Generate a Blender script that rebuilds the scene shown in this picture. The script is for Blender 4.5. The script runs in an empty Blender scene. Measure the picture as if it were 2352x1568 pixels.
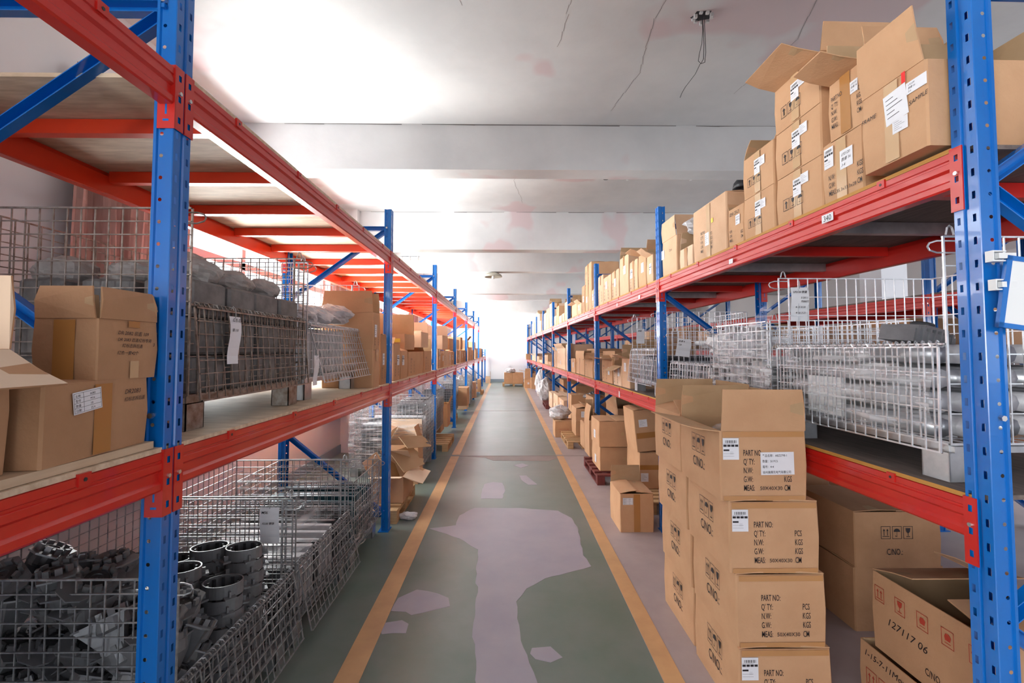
import bpy, math, random
from mathutils import Vector, Matrix, Euler
R = random.Random(7)
SC = bpy.context.scene
COL = SC.collection
# ------------------------------------------------------------------ camera, world, lights, exposure
F = 1050.0; CXP, CYP = 1176.0, 760.4; H = 1.6
PSI = math.atan(13/1050); TH = math.atan(43.6/1050)
cam_d = bpy.data.cameras.new('camera'); cam = bpy.data.objects.new('camera', cam_d); COL.objects.link(cam)
cam.location = (0, 0, H); cam_d.sensor_width = 36; cam_d.lens = 36*F/2352; cam_d.shift_y = -23.6/2352
cam.rotation_euler = (math.pi/2+TH, 0, -PSI); cam_d.clip_start = .02; cam_d.clip_end = 200
SC.camera = cam
SC.view_settings.view_transform = 'Standard'; SC.view_settings.look = 'None'
SC.view_settings.exposure = 0.28; SC.view_settings.gamma = 1.0; SC.view_settings.use_curve_mapping = False
SC.cycles.max_bounces = 8; SC.cycles.diffuse_bounces = 5; SC.cycles.glossy_bounces = 3
SC.cycles.transparent_max_bounces = 24; SC.cycles.transmission_bounces = 4
SC.cycles.caustics_reflective = False; SC.cycles.caustics_refractive = False
W = bpy.data.worlds.new('sky'); SC.world = W; W.use_nodes = True
bg = W.node_tree.nodes['Background']; bg.inputs[0].default_value = (.86, .93, 1, 1); bg.inputs[1].default_value = 3.0
WIN = [(-5.2, -1.6), (3.65, 6.75), (8.0, 12.6), (13.8, 18.5), (19.8, 22.9)]   # window openings in the window wall (Y ranges)
XW, ZS, ZT, CEIL = -2.6, 1.0, 3.3, 3.85
YB, XR = 23.3, 8.2
def area(x, y, z, sx, sy, rot, e, c=(1, 1, 1)):
    l = bpy.data.lights.new('daylight', 'AREA'); l.shape = 'RECTANGLE'; l.size = sx; l.size_y = sy; l.energy = e; l.color = c
    o = bpy.data.objects.new('daylight', l); COL.objects.link(o); o.location = (x, y, z); o.rotation_euler = rot
for a, b in WIN:
    area(XW-.6, (a+b)/2, 2.2, 2.4, b-a, (0, -math.pi/2, 0), 105*(b-a), (1, .985, .97))            # sky
    area(XW-.75, (a+b)/2, 1.35, 1.3, b-a, (0, -math.pi/2-.75, 0), 150*(b-a), (1, .985, .96))      # light off the sunlit ground outside
for yy, ee in ((-3, 10), (3.7, 170)):
    area(XR+.6, yy, 2.2, 2.0, 4.4, (0, math.pi/2, 0), ee, (.92, .96, 1))

SR = math.sin(PSI); CR = math.cos(PSI)
_Fw = Vector((SR*math.cos(TH), CR*math.cos(TH), math.sin(TH)))
_Rt = Vector((CR, -SR, 0)); _Up = _Rt.cross(_Fw)
def ray(px, py): return (_Fw + _Rt*((px-CXP)/F) - _Up*((py-CYP)/F))
def on_z(px, py, z=0.0):
    d = ray(px, py); t = (z-H)/d.z; return Vector((d.x*t, d.y*t, z))
KR = 0.0165; XR0 = 1.44; XL = -1.045
def on_plane(side, px, py, u=0.0):      # hit with the face of a rack row
    d = ray(px, py)
    if side > 0: t = (XR0+u)/(d.x+KR*d.y)
    else: t = (XL-u)/d.x
    return Vector((d.x*t, d.y*t, H+d.z*t))
def rowx(side, y, u=0.0): return (XR0-KR*y+u) if side > 0 else XL-u
def rowr(side): return KR if side > 0 else 0.0

# ------------------------------------------------------------------ materials
MAT = {}
def mat(name, col, rough=.6, metal=0, spec=.5, noise=None, bump=0, bscale=40, col2=None, nscale=8, stretch=(1, 1, 1), alpha=None, trans=0, coat=0):
    if name in MAT: return MAT[name]
    m = bpy.data.materials.new(name); m.use_nodes = True; nt = m.node_tree; b = nt.nodes['Principled BSDF']
    b.inputs['Base Color'].default_value = (*col, 1); b.inputs['Roughness'].default_value = rough; b.inputs['Metallic'].default_value = metal
    b.inputs['Specular IOR Level'].default_value = spec; b.inputs['Coat Weight'].default_value = coat
    if trans: b.inputs['Transmission Weight'].default_value = trans
    if col2 or bump:
        tc = nt.nodes.new('ShaderNodeTexCoord'); mp = nt.nodes.new('ShaderNodeMapping'); mp.inputs['Scale'].default_value = stretch
        nt.links.new(tc.outputs['Object'], mp.inputs[0])
    if col2:
        n = nt.nodes.new('ShaderNodeTexNoise'); n.inputs['Scale'].default_value = nscale; n.inputs['Detail'].default_value = 6; n.inputs['Roughness'].default_value = .6
        nt.links.new(mp.outputs[0], n.inputs['Vector'])
        r = nt.nodes.new('ShaderNodeValToRGB'); r.color_ramp.elements[0].position = .35; r.color_ramp.elements[1].position = .68
        r.color_ramp.elements[0].color = (*col, 1); r.color_ramp.elements[1].color = (*col2, 1)
        nt.links.new(n.outputs[0], r.inputs[0]); nt.links.new(r.outputs[0], b.inputs['Base Color'])
    if bump:
        n2 = nt.nodes.new('ShaderNodeTexNoise'); n2.inputs['Scale'].default_value = bscale; n2.inputs['Detail'].default_value = 4
        nt.links.new(mp.outputs[0], n2.inputs['Vector'])
        bp = nt.nodes.new('ShaderNodeBump'); bp.inputs['Strength'].default_value = bump; bp.inputs['Distance'].default_value = .01
        nt.links.new(n2.outputs[0], bp.inputs['Height']); nt.links.new(bp.outputs[0], b.inputs['Normal'])
    if alpha is not None: b.inputs['Alpha'].default_value = alpha
    MAT[name] = m; return m
blue = mat('blue_paint', (.0, .125, .47), .24, spec=.6, col2=(.0, .15, .54), nscale=3, coat=.3)
red = mat('red_paint', (.52, .012, .01), .3, spec=.6, col2=(.60, .02, .012), nscale=3, coat=.3)
red_backlit = mat('red_paint_backlit', (.60, .035, .01), .35, spec=.5, col2=(.68, .05, .012), nscale=3)  # red paint brightened and shifted warmer, window backlight put into the colour
zinc = mat('zinc', (.55, .56, .58), .35, .85, col2=(.42, .43, .46), nscale=14)
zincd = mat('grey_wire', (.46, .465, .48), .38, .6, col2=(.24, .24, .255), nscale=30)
zincw = mat('bright_zinc_wire', (.72, .73, .76), .32, .7, col2=(.55, .56, .6), nscale=30)
rust = mat('dull_wire', (.40, .365, .33), .4, .6, col2=(.19, .13, .10), nscale=25)
bolt = mat('bolt_steel', (.75, .75, .75), .25, .9)
ply = mat('plywood', (.60, .46, .32), .7, col2=(.48, .35, .23), nscale=5, stretch=(6, 1, 6))
plyl = mat('plywood_pale', (.74, .60, .44), .7, col2=(.50, .37, .25), nscale=5, stretch=(1.2, 7, 6))
pboard = mat('grey_board', (.20, .155, .135), .75, col2=(.12, .09, .08), nscale=6, stretch=(8, 1, 8))
bedge = mat('orange_board_edge', (.50, .24, .05), .7)
wood = mat('pallet_wood', (.55, .34, .17), .75, col2=(.42, .24, .11), nscale=6, stretch=(1, 8, 8))
redwood = mat('red_pallet_wood', (.16, .025, .02), .7, col2=(.11, .02, .02), nscale=8)
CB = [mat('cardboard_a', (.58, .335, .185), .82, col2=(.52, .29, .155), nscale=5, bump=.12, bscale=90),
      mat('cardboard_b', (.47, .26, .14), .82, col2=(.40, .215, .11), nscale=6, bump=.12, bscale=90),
      mat('cardboard_c', (.66, .42, .265), .82, col2=(.59, .36, .22), nscale=5, bump=.12, bscale=90),
      mat('cardboard_d', (.72, .50, .345), .82, col2=(.66, .44, .29), nscale=4, bump=.1, bscale=90)]
cbin = mat('cardboard_inside', (.50, .33, .19), .85, col2=(.44, .28, .15), nscale=5)
cbpale = mat('cardboard_cream', (.72, .55, .40), .85, col2=(.66, .49, .35), nscale=4)
tape = mat('brown_tape', (.42, .19, .055), .22, spec=.7)
tapeb = mat('thin_tape', (.50, .25, .10), .25, spec=.7)
tapec = mat('clear_tape', (.58, .37, .2), .15, spec=.8)
paper = mat('white_paper', (.78, .78, .82), .6, col2=(.74, .74, .79), nscale=9)
ink = mat('black_ink', (.02, .016, .02), .6)
redink = mat('red_ink', (.50, .06, .035), .6)
redtape = mat('red_tape', (.8, .01, .01), .4)
yellow = mat('yellow_paper', (.85, .62, .08), .6)
plastic_w = mat('white_plastic', (.75, .76, .77), .4)
dark = mat('dark_casting', (.035, .036, .04), .38, .2, col2=(.06, .06, .068), nscale=20)
greyc = mat('grey_casting', (.15, .152, .165), .33, .25, col2=(.22, .222, .235), nscale=10)
greyb = mat('grey_bundle', (.20, .19, .185), .7, col2=(.09, .085, .085), nscale=12)
greyl = mat('pale_grey_bundle', (.42, .40, .38), .7, col2=(.28, .26, .25), nscale=12)
foam = mat('white_foam', (.66, .65, .67), .35, spec=.8, col2=(.46, .45, .48), nscale=9, bump=.6, bscale=16)
lamp_m = mat('lampshade_enamel', (.42, .40, .34), .4)
curt = mat('curtain_cloth', (.30, .17, .15), .85, col2=(.38, .23, .20), nscale=6, stretch=(8, 8, .6))
framem = mat('window_frame_paint', (.45, .26, .24), .6)
concrete = mat('painted_concrete', (.56, .56, .57), .9, col2=(.66, .655, .66), nscale=1.1, bump=.25, bscale=9)
def _pink():       # faint pink stains in the ceiling paint
    nt = concrete.node_tree; b = nt.nodes['Principled BSDF']; src = b.inputs['Base Color'].links[0].from_socket
    tc = nt.nodes.new('ShaderNodeTexCoord'); n = nt.nodes.new('ShaderNodeTexNoise'); n.inputs['Scale'].default_value = .9; n.inputs['Detail'].default_value = 3
    r = nt.nodes.new('ShaderNodeValToRGB'); r.color_ramp.elements[0].position = .58; r.color_ramp.elements[1].position = .62
    nt.links.new(tc.outputs['Object'], n.inputs['Vector']); nt.links.new(n.outputs[0], r.inputs[0])
    mx = nt.nodes.new('ShaderNodeMixRGB'); mx.inputs[2].default_value = (.60, .50, .515, 1)
    nt.links.new(r.outputs[0], mx.inputs[0]); nt.links.new(src, mx.inputs[1]); nt.links.new(mx.outputs[0], b.inputs['Base Color'])
_pink()
wallm = mat('wall_paint', (.62, .58, .59), .9, col2=(.66, .62, .62), nscale=.8)
wallw = mat('back_wall_paint', (.82, .82, .85), .9, col2=(.79, .79, .83), nscale=.6)
basem = mat('baseboard_paint', (.26, .32, .38), .7)
floorg = mat('green_floor', (.13, .18, .15), .3, spec=.5, col2=(.20, .225, .21), nscale=1.3, bump=.03, bscale=60)
floorm = mat('bare_floor', (.34, .285, .295), .42, spec=.45, col2=(.42, .36, .365), nscale=2.2, bump=.04, bscale=60)
patchm = mat('patch_floor', (.33, .31, .38), .4, spec=.45, col2=(.38, .355, .41), nscale=3)
patchp = mat('pink_patch', (.30, .25, .235), .45, col2=(.26, .22, .21), nscale=6)
linem = mat('orange_line', (.62, .37, .18), .45, col2=(.52, .30, .15), nscale=5, bump=.05)
jointm = mat('joint_dark', (.14, .12, .12), .8)
white_m = mat('white_shelf_paint', (.7, .71, .72), .4)
tealc = mat('teal_part', (.03, .09, .11), .3, .4)
def film_mat():
    m = bpy.data.materials.new('stretch_film'); m.use_nodes = True; nt = m.node_tree; nt.nodes.clear()
    o = nt.nodes.new('ShaderNodeOutputMaterial'); t = nt.nodes.new('ShaderNodeBsdfTransparent'); b = nt.nodes.new('ShaderNodeBsdfPrincipled')
    b.inputs['Base Color'].default_value = (.85, .86, .9, 1); b.inputs['Roughness'].default_value = .18; b.inputs['Specular IOR Level'].default_value = 1
    tc = nt.nodes.new('ShaderNodeTexCoord'); mp = nt.nodes.new('ShaderNodeMapping'); mp.inputs['Scale'].default_value = (2.2, 2.2, 26); mp.inputs['Rotation'].default_value = (.35, .25, 0)
    n = nt.nodes.new('ShaderNodeTexNoise'); n.inputs['Scale'].default_value = 2.0; n.inputs['Detail'].default_value = 1.5
    r = nt.nodes.new('ShaderNodeValToRGB'); r.color_ramp.elements[0].position = .48; r.color_ramp.elements[1].position = .78
    r.color_ramp.elements[0].color = (.07, .07, .07, 1); r.color_ramp.elements[1].color = (.6, .6, .6, 1)
    bp = nt.nodes.new('ShaderNodeBump'); bp.inputs['Strength'].default_value = .5; bp.inputs['Distance'].default_value = .02
    mx = nt.nodes.new('ShaderNodeMixShader')
    L = nt.links.new
    L(tc.outputs['Object'], mp.inputs[0]); L(mp.outputs[0], n.inputs['Vector']); L(n.outputs[0], r.inputs[0]); L(n.outputs[0], bp.inputs['Height']); L(bp.outputs[0], b.inputs['Normal'])
    L(r.outputs[0], mx.inputs[0]); L(t.outputs[0], mx.inputs[1]); L(b.outputs[0], mx.inputs[2]); L(mx.outputs[0], o.inputs[0])
    return m
film = film_mat()
def glass_mat():
    m = bpy.data.materials.new('window_glass'); m.use_nodes = True; nt = m.node_tree; nt.nodes.clear()
    o = nt.nodes.new('ShaderNodeOutputMaterial'); t = nt.nodes.new('ShaderNodeBsdfTransparent'); g = nt.nodes.new('ShaderNodeBsdfGlossy'); g.inputs['Roughness'].default_value = .05
    mx = nt.nodes.new('ShaderNodeMixShader'); L = nt.links.new; mx.inputs[0].default_value = .05
    t.inputs[0].default_value = (.93, .95, .95, 1)
    L(t.outputs[0], mx.inputs[1]); L(g.outputs[0], mx.inputs[2]); L(mx.outputs[0], o.inputs[0]); return m
glass = glass_mat()

ORD = ['first', 'second', 'third', 'fourth', 'fifth', 'sixth', 'seventh', 'eighth', 'ninth', 'tenth', 'eleventh', 'twelfth', 'thirteenth', 'fourteenth']
# ------------------------------------------------------------------ mesh helper
class MB:
    def __init__(s): s.v = []; s.f = []; s.m = []; s.mi = 0
    def quad(s, a, b, c, d): n = len(s.v); s.v += [tuple(a), tuple(b), tuple(c), tuple(d)]; s.f.append((n, n+1, n+2, n+3)); s.m.append(s.mi)
    def poly(s, pts): n = len(s.v); s.v += [tuple(p) for p in pts]; s.f.append(tuple(range(n, n+len(pts)))); s.m.append(s.mi)
    def box(s, x0, y0, z0, x1, y1, z1, M=None):
        if x0 > x1: x0, x1 = x1, x0
        if y0 > y1: y0, y1 = y1, y0
        if z0 > z1: z0, z1 = z1, z0
        c = [(x0, y0, z0), (x1, y0, z0), (x1, y1, z0), (x0, y1, z0), (x0, y0, z1), (x1, y0, z1), (x1, y1, z1), (x0, y1, z1)]
        if M: c = [tuple(M @ Vector(p)) for p in c]
        n = len(s.v); s.v += c
        for q in ((0, 3, 2, 1), (4, 5, 6, 7), (0, 1, 5, 4), (1, 2, 6, 5), (2, 3, 7, 6), (3, 0, 4, 7)): s.f.append(tuple(n+i for i in q)); s.m.append(s.mi)
        return s
    def bar(s, a, b, w, h, up=(0, 0, 1)):
        a = Vector(a); b = Vector(b); d = (b-a); L = d.length; d.normalize(); u = Vector(up)
        x = d.cross(u)
        if x.length < 1e-5: x = Vector((1, 0, 0))
        x.normalize(); y = x.cross(d)
        M = Matrix((x, d, y)).transposed().to_4x4(); M.translation = a
        return s.box(-w/2, 0, -h/2, w/2, L, h/2, M)
    def tube(s, pts, r, n=5, closed=False, caps=True):
        pts = [Vector(p) for p in pts]; k = len(pts); base = len(s.v); prev = None
        for i, p in enumerate(pts):
            if closed: d = pts[(i+1) % k]-pts[i-1]
            else: d = pts[min(i+1, k-1)]-pts[max(i-1, 0)]
            d.normalize()
            if prev is None: u = d.orthogonal().normalized()
            else:
                u = prev-d*prev.dot(d)
                u = u.normalized() if u.length > 1e-6 else d.orthogonal().normalized()
            prev = u; w = d.cross(u)
            for j in range(n):
                a = 2*math.pi*j/n; s.v.append(tuple(p+(u*math.cos(a)+w*math.sin(a))*r))
        for i in range(k if closed else k-1):
            for j in range(n):
                a = base+i*n+j; b = base+i*n+(j+1) % n; i2 = (i+1) % k
                s.f.append((a, b, base+i2*n+(j+1) % n, base+i2*n+j)); s.m.append(s.mi)
        if caps and not closed:
            s.f.append(tuple(base+j for j in range(n))[::-1]); s.m.append(s.mi); s.f.append(tuple(base+(k-1)*n+j for j in range(n))); s.m.append(s.mi)
        return s
    def lathe(s, prof, n=16, c=(0, 0, 0)):
        base = len(s.v)
        for r, z in prof:
            for j in range(n): a = 2*math.pi*j/n; s.v.append((c[0]+r*math.cos(a), c[1]+r*math.sin(a), c[2]+z))
        for i in range(len(prof)-1):
            for j in range(n):
                s.f.append((base+i*n+j, base+i*n+(j+1) % n, base+(i+1)*n+(j+1) % n, base+(i+1)*n+j)); s.m.append(s.mi)
        return s
    def mesh(s, name, mats, smooth=False):
        me = bpy.data.meshes.new(name); me.from_pydata(s.v, [], s.f)
        for m in (mats if isinstance(mats, (list, tuple)) else [mats]): me.materials.append(m)
        if any(s.m): me.polygons.foreach_set('material_index', s.m)
        if smooth: me.polygons.foreach_set('use_smooth', [True]*len(me.polygons))
        me.update(); return me
def obj(name, me, parent=None, loc=None, rot=None, kind=None, label=None):
    o = bpy.data.objects.new(name, me); COL.objects.link(o)
    if parent: o.parent = parent
    if loc is not None: o.location = loc
    if rot is not None: o.rotation_euler = rot
    if kind: o['kind'] = kind
    if label: o['label'] = label
    return o
def build(mb, name, mats, parent=None, loc=None, rot=None, kind=None, label=None, smooth=False):
    return obj(name, mb.mesh(name, mats, smooth), parent, loc, rot, kind, label)
def thing(name, label, cat, loc=(0, 0, 0), rot=(0, 0, 0), group=None):
    o = obj(name, None, None, loc, rot); o['label'] = label; o['category'] = cat
    if group: o['group'] = group
    return o
def tag(o, label, cat, group=None):
    o['label'] = label; o['category'] = cat
    if group: o['group'] = group
    return o
def struct(name, mb, m, smooth=False): return build(mb, name, m, kind='structure', smooth=smooth)
def copy_tree(src, loc, rot, label, group=None):
    r = src.copy(); COL.objects.link(r); r.location = loc; r.rotation_euler = rot; r['label'] = label
    if group: r['group'] = group
    for c in list(src.children):
        k = c.copy(); COL.objects.link(k); k.parent = r
        for g in list(c.children): q = g.copy(); COL.objects.link(q); q.parent = k
    return r
_TX = {}
def text_mesh(s, size=1.0, material=None, bold=0.0, shear=0.0):
    key = (s, bold, shear, material.name)
    if key not in _TX:
        cu = bpy.data.curves.new('print', 'FONT'); cu.body = s; cu.size = 1; cu.align_x = 'LEFT'; cu.resolution_u = 2; cu.offset = bold; cu.shear = shear
        cu.space_line = 1.0
        o = bpy.data.objects.new('print_tmp', cu); COL.objects.link(o)
        dg = bpy.context.evaluated_depsgraph_get(); me = bpy.data.meshes.new_from_object(o.evaluated_get(dg))
        vs = [v.co.copy() for v in me.vertices]; fs = [tuple(p.vertices) for p in me.polygons]
        bpy.data.objects.remove(o); bpy.data.curves.remove(cu); bpy.data.meshes.remove(me)
        _TX[key] = (vs, fs)
    vs, fs = _TX[key]
    return [(v.x*size, v.y*size) for v in vs], fs

# ------------------------------------------------------------------ room shell
m = MB(); m.quad((XW-.3, -6, 0), (.76, -6, 0), (.76, YB, 0), (XW-.3, YB, 0)); struct('floor', m, floorg)
m = MB(); m.quad((.76, -6, 0), (XR+.3, -6, 0), (XR+.3, YB, 0), (.76, YB, 0)); struct('floor', m, floorm)
m = MB(); m.box(XW-.3, -6, CEIL, XR+.3, YB+.3, CEIL+.2); struct('ceiling', m, concrete)
for y, b in ((1.5, .62), (7.36, .62), (13.15, .62), (19.6, .62)):
    m = MB(); m.box(XW-.2, y, CEIL-b, XR+.2, y+.24, CEIL); struct('ceiling_beam', m, concrete)
for y in (-1.3, 4.47, 10.35, 16.2, 22.0):
    m = MB(); m.box(XW-.2, y, CEIL-.46, XR+.2, y+.24, CEIL); struct('ceiling_beam', m, concrete)
m = MB(); m.box(XW-.3, YB, 0, XR+.3, YB+.3, CEIL); struct('wall_back', m, wallw)
m = MB(); m.box(XW-.3, -6.3, 0, .2, -6, CEIL); m.box(1.7, -6.3, 0, XR+.3, -6, CEIL); m.box(.2, -6.3, 2.6, 1.7, -6, CEIL); struct('wall_front_fill_limit', m, wallw)   # added unseen wall behind the camera, its opening sized to limit fill light
m = MB(); m.box(XW, YB-.012, 0, XR, YB, .14); struct('baseboard_back', m, basem)
def wall_with_windows(name, x0, x1, wins, m_, xin, sgn):
    ys = [-6.0]
    mb = MB()
    for a, b in wins:
        mb.box(x0, ys[-1], 0, x1, a, CEIL); mb.box(x0, a, 0, x1, b, ZS); mb.box(x0, a, ZT, x1, b, CEIL); ys.append(b)
    mb.box(x0, ys[-1], 0, x1, YB, CEIL)
    struct(name, mb, m_)
    for i, (a, b) in enumerate(wins):
        xm = (x0+x1)/2
        fr = MB(); t = .035
        for yy in (a, b-.06): fr.box(xm-t, yy, ZS, xm+t, yy+.06, ZT)
        for zz in (ZS, ZT-.06): fr.box(xm-t, a, zz, xm+t, b, zz+.06)
        w = struct('window_%d' % len([o for o in COL.objects if o.name.startswith('window_')]), fr, framem)
        n = max(2, round((b-a)/.95))
        rail = MB().box(xm-.03, a+.06, 2.42, xm+.03, b-.06, 2.49); build(rail, 'transom', framem, w)
        for k in range(1, n):
            yy = a+(b-a)*k/n
            build(MB().box(xm-.03, yy-.03, ZS+.06, xm+.03, yy+.03, ZT-.06), 'mullion', framem, w)
        for k in range(n):
            y0 = a+(b-a)*k/n+.03; y1 = a+(b-a)*(k+1)/n-.03
            for z0, z1 in ((ZS+.06, 2.42), (2.49, ZT-.06)):
                build(MB().box(xm-.003, y0, z0, xm+.003, y1, z1), 'pane', glass, w)
        build(MB().box(xin, a-.05, ZS-.03, xin+sgn*.05, b+.05, ZS+.005), 'window_sill', wallm, w)
wall_with_windows('wall_left', XW-.24, XW, WIN, wallm, XW, 1)
wall_with_windows('wall_right', XR, XR+.24, [(-5.2, -.8), (1.5, 5.9)], wallm, XR, -1)
m = MB(); m.box(XW, -6, 0, XW+.015, YB, .13); struct('baseboard_left', m, basem)
for y in (7.25, 13.05, 19.5):
    m = MB(); m.box(XW, y, 0, XW+.22, y+.46, CEIL); struct('wall_pillar', m, wallm)
for x, y in ((6.0, 7.2), (6.0, 13.0), (6.0, 19.4)):
    m = MB(); m.box(x, y, 0, x+.42, y+.45, CEIL); struct('pillar', m, wallw)
for y, b in ((4.47, .46), (7.36, .62), (10.35, .46), (13.15, .62)):      # ragged cracks where beam and slab meet
    for zz in (CEIL-.004,):
        m = MB(); x = -2.2
        while x < 5.5:
            L = R.uniform(.15, .9); w0 = R.uniform(.003, .012); m.quad((x, y-.0015, zz), (x+L, y-.0015, zz), (x+L, y-.0015, zz-R.uniform(.002, .012)), (x, y-.0015, zz-w0)); x += L+R.choice((0, 0, .2))
        o = struct('ceiling_joint', m, jointm)
for pts in (((.35, 1.9), (.3, 2.3), (.42, 2.8), (.38, 3.3)), ((1.1, 2.4), (1.0, 3.0), (1.08, 3.6), (.98, 4.2)), ((1.9, 2.5), (2.1, 3.2), (2.0, 3.9)), ((-.4, 2.2), (-.3, 2.9)), ((.2, 5.2), (.1, 6.0), (.25, 6.9))):
    m = MB()
    for (ax, ay), (bx, by) in zip(pts[:-1], pts[1:]):
        n = 6
        for i in range(n):
            xa = ax+(bx-ax)*i/n+R.uniform(-.01, .01); xb = ax+(bx-ax)*(i+1)/n+R.uniform(-.01, .01); m.quad((xa, ay+(by-ay)*i/n, CEIL-.001), (xa+.005, ay+(by-ay)*i/n, CEIL-.001), (xb+.004, ay+(by-ay)*(i+1)/n, CEIL-.001), (xb, ay+(by-ay)*(i+1)/n, CEIL-.001))
    struct('ceiling_crack', m, mat('crack_line', (.32, .30, .30), .9))
# floor paint, patches, joints
def line_seg(x0, x1, y0, y1, n):
    mb = MB()
    mb.box(x0, y0, .0005, x1, y1, .0022); return struct('floor_line', mb, linem)
line_seg(-.833, -.71, .8, 6.98, 0); line_seg(-.833, -.71, 7.08, 12.1, 0); line_seg(-.833, -.71, 12.2, 22.2, 0)
line_seg(.762, .862, .8, 6.98, 0); line_seg(.762, .862, 7.08, 20.6, 0)
def Z6(x, y): return on_z(800+x/2.347, 900+y/2.347)
def patch(pts, mt=patchm, z=.0012, name='floor_patch'):
    P = [Z6(*p) for p in pts]; mb = MB(); q = []
    for i in range(len(P)):
        a = P[i]; b = P[(i+1) % len(P)]; L = (b-a).length; n = max(1, int(L/.06)); nrm = Vector((-(b-a).y, (b-a).x, 0)).normalized()
        for k in range(n):
            t = k/n; j = (R.random()-.5)*.014 if k else 0
            q.append(a.lerp(b, t)+nrm*j)
    top = [(p.x, p.y, z) for p in q]; mb.poly(top)
    for i in range(len(q)): a = top[i]; b = top[(i+1) % len(q)]; mb.quad(a, (a[0], a[1], 0), (b[0], b[1], 0), b)
    return struct(name, mb, mt)
patch([(435, 735), (580, 718), (600, 665), (680, 625), (920, 625), (1130, 640), (1205, 680), (1240, 740), (1265, 880), (1310, 940), (1180, 975), (1060, 1005), (960, 1060), (905, 1130), (910, 1220), (930, 1340), (975, 1460), (1020, 1568), (1060, 1720), (690, 1720), (690, 1500), (670, 1280), (685, 1180), (700, 1050), (685, 1030), (700, 850), (600, 790), (530, 765)][::-1])
patch([(230, 1180), (270, 1110), (370, 1065), (480, 1085), (540, 1110), (548, 1155), (340, 1202), (310, 1185)][::-1])
patch([(170, 1270), (190, 1245), (290, 1230), (325, 1250), (310, 1300), (180, 1305)][::-1])
patch([(720, 540), (735, 495), (780, 485), (830, 490), (845, 530), (830, 575), (715, 575)][::-1])
patch([(920, 450), (960, 450), (1020, 500), (970, 500), (930, 470)][::-1])
patch([(890, 395), (940, 385), (975, 395), (930, 410)][::-1])
patch([(980, 1410), (990, 1380), (1090, 1372), (1155, 1430), (1090, 1458), (1010, 1440)][::-1])
patch([(640, 349), (780, 343), (1090, 346), (1150, 351), (1080, 372), (780, 370), (740, 353)][::-1], patchp)
for y in (6.99, 12.12):
    struct('floor_joint', MB().box(-1.3, y, .0004, 1.6, y+.02, .0026), patchp)

# ------------------------------------------------------------------ pallet racks
def perf(mb, pts, holes, z0, z1, pitch=.07, hole_h=.023):
    """extrude a 2-D section polyline; holes[i]=(kind,width) punches segment i at every pitch"""
    for i in range(len(pts)-1):
        a = Vector((*pts[i], 0)); b = Vector((*pts[i+1], 0)); h = holes.get(i)
        def P(t, z): q = a.lerp(b, t); return (q.x, q.y, z)
        if not h: mb.quad(P(0, z0), P(1, z0), P(1, z1), P(0, z1)); continue
        L = (b-a).length; hw = h[1]/L/2; n = int((z1-z0)/pitch)
        if h[0] == 's':
            mb.quad(P(0, z0), P(.5-hw, z0), P(.5-hw, z1), P(0, z1)); mb.quad(P(.5+hw, z0), P(1, z0), P(1, z1), P(.5+hw, z1))
            z = z0
            for k in range(n):
                zc = z0+(k+.5)*pitch; mb.quad(P(.5-hw, z), P(.5+hw, z), P(.5+hw, zc-hole_h/2), P(.5-hw, zc-hole_h/2)); z = zc+hole_h/2
            mb.quad(P(.5-hw, z), P(.5+hw, z), P(.5+hw, z1), P(.5-hw, z1))
        else:
            r = h[1]/2
            for k in range(n):
                za = z0+k*pitch; zb = za+pitch if k < n-1 else z1; zc = za+pitch/2
                out = [P(0, za), P(.5, za), P(1, za), P(1, zc), P(1, zb), P(.5, zb), P(0, zb), P(0, zc)]
                inn = [P(.5+r/L*math.cos(t), zc+r*math.sin(t)) for t in [math.radians(x) for x in (225, 270, 315, 0, 45, 90, 135, 180)]]
                for j in range(8): mb.quad(out[j], out[(j+1) % 8], inn[(j+1) % 8], inn[j])
_UP = {}
def upright_mesh(s, top, simple=False):
    k = (s, top, simple)
    if k in _UP: return _UP[k]
    mb = MB()
    pts = [(.062, -.030), (.062, -.040), (.053, -.040), (.050, -.034), (.030, -.034), (.026, -.040), (.002, -.040), (0, -.038), (0, -.009), (.006, -.006), (.006, .006), (0, .009), (0, .038), (.002, .040), (.026, .040), (.030, .034), (.050, .034), (.053, .040), (.062, .040), (.062, .030)]
    holes = {} if simple else {7: ('s', .0095), 11: ('s', .0095), 3: ('r', .012), 15: ('r', .012)}
    perf(mb, [(p[0]*s, p[1]) for p in pts], holes, .006, top)
    mb.box(-.008*s, -.06, 0, .085*s, .06, .006)
    for zz in (.09, top-.19):
        for sy in (-1, 1): mb.box(.036*s, sy*.034, zz-.007, .046*s, sy*.046, zz+.007)
    _UP[k] = mb.mesh('upright', [blue]); return _UP[k]
_BM = {}
def beam_mesh(s, L, name='shelf_beam', mt=None):
    k = (s, round(L, 3), mt.name if mt else '')
    if k in _BM: return _BM[k]
    mb = MB()
    pr = [(.010, .0), (.0, -.002), (0, -.022), (.004, -.025), (.004, -.031), (0, -.034), (0, -.052), (.009, -.060), (.009, -.086), (0, -.094), (0, -.112), (.004, -.118), (.042, -.118), (.046, -.114), (.046, -.028), (.022, -.026), (.020, 0)]
    n = len(pr)
    for i in range(n):
        a = pr[i]; b = pr[(i+1) % n]
        mb.quad((a[0]*s, 0, a[1]), (b[0]*s, 0, b[1]), (b[0]*s, L, b[1]), (a[0]*s, L, a[1]))
    _BM[k] = mb.mesh(name, [mt or red]); return _BM[k]
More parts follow.
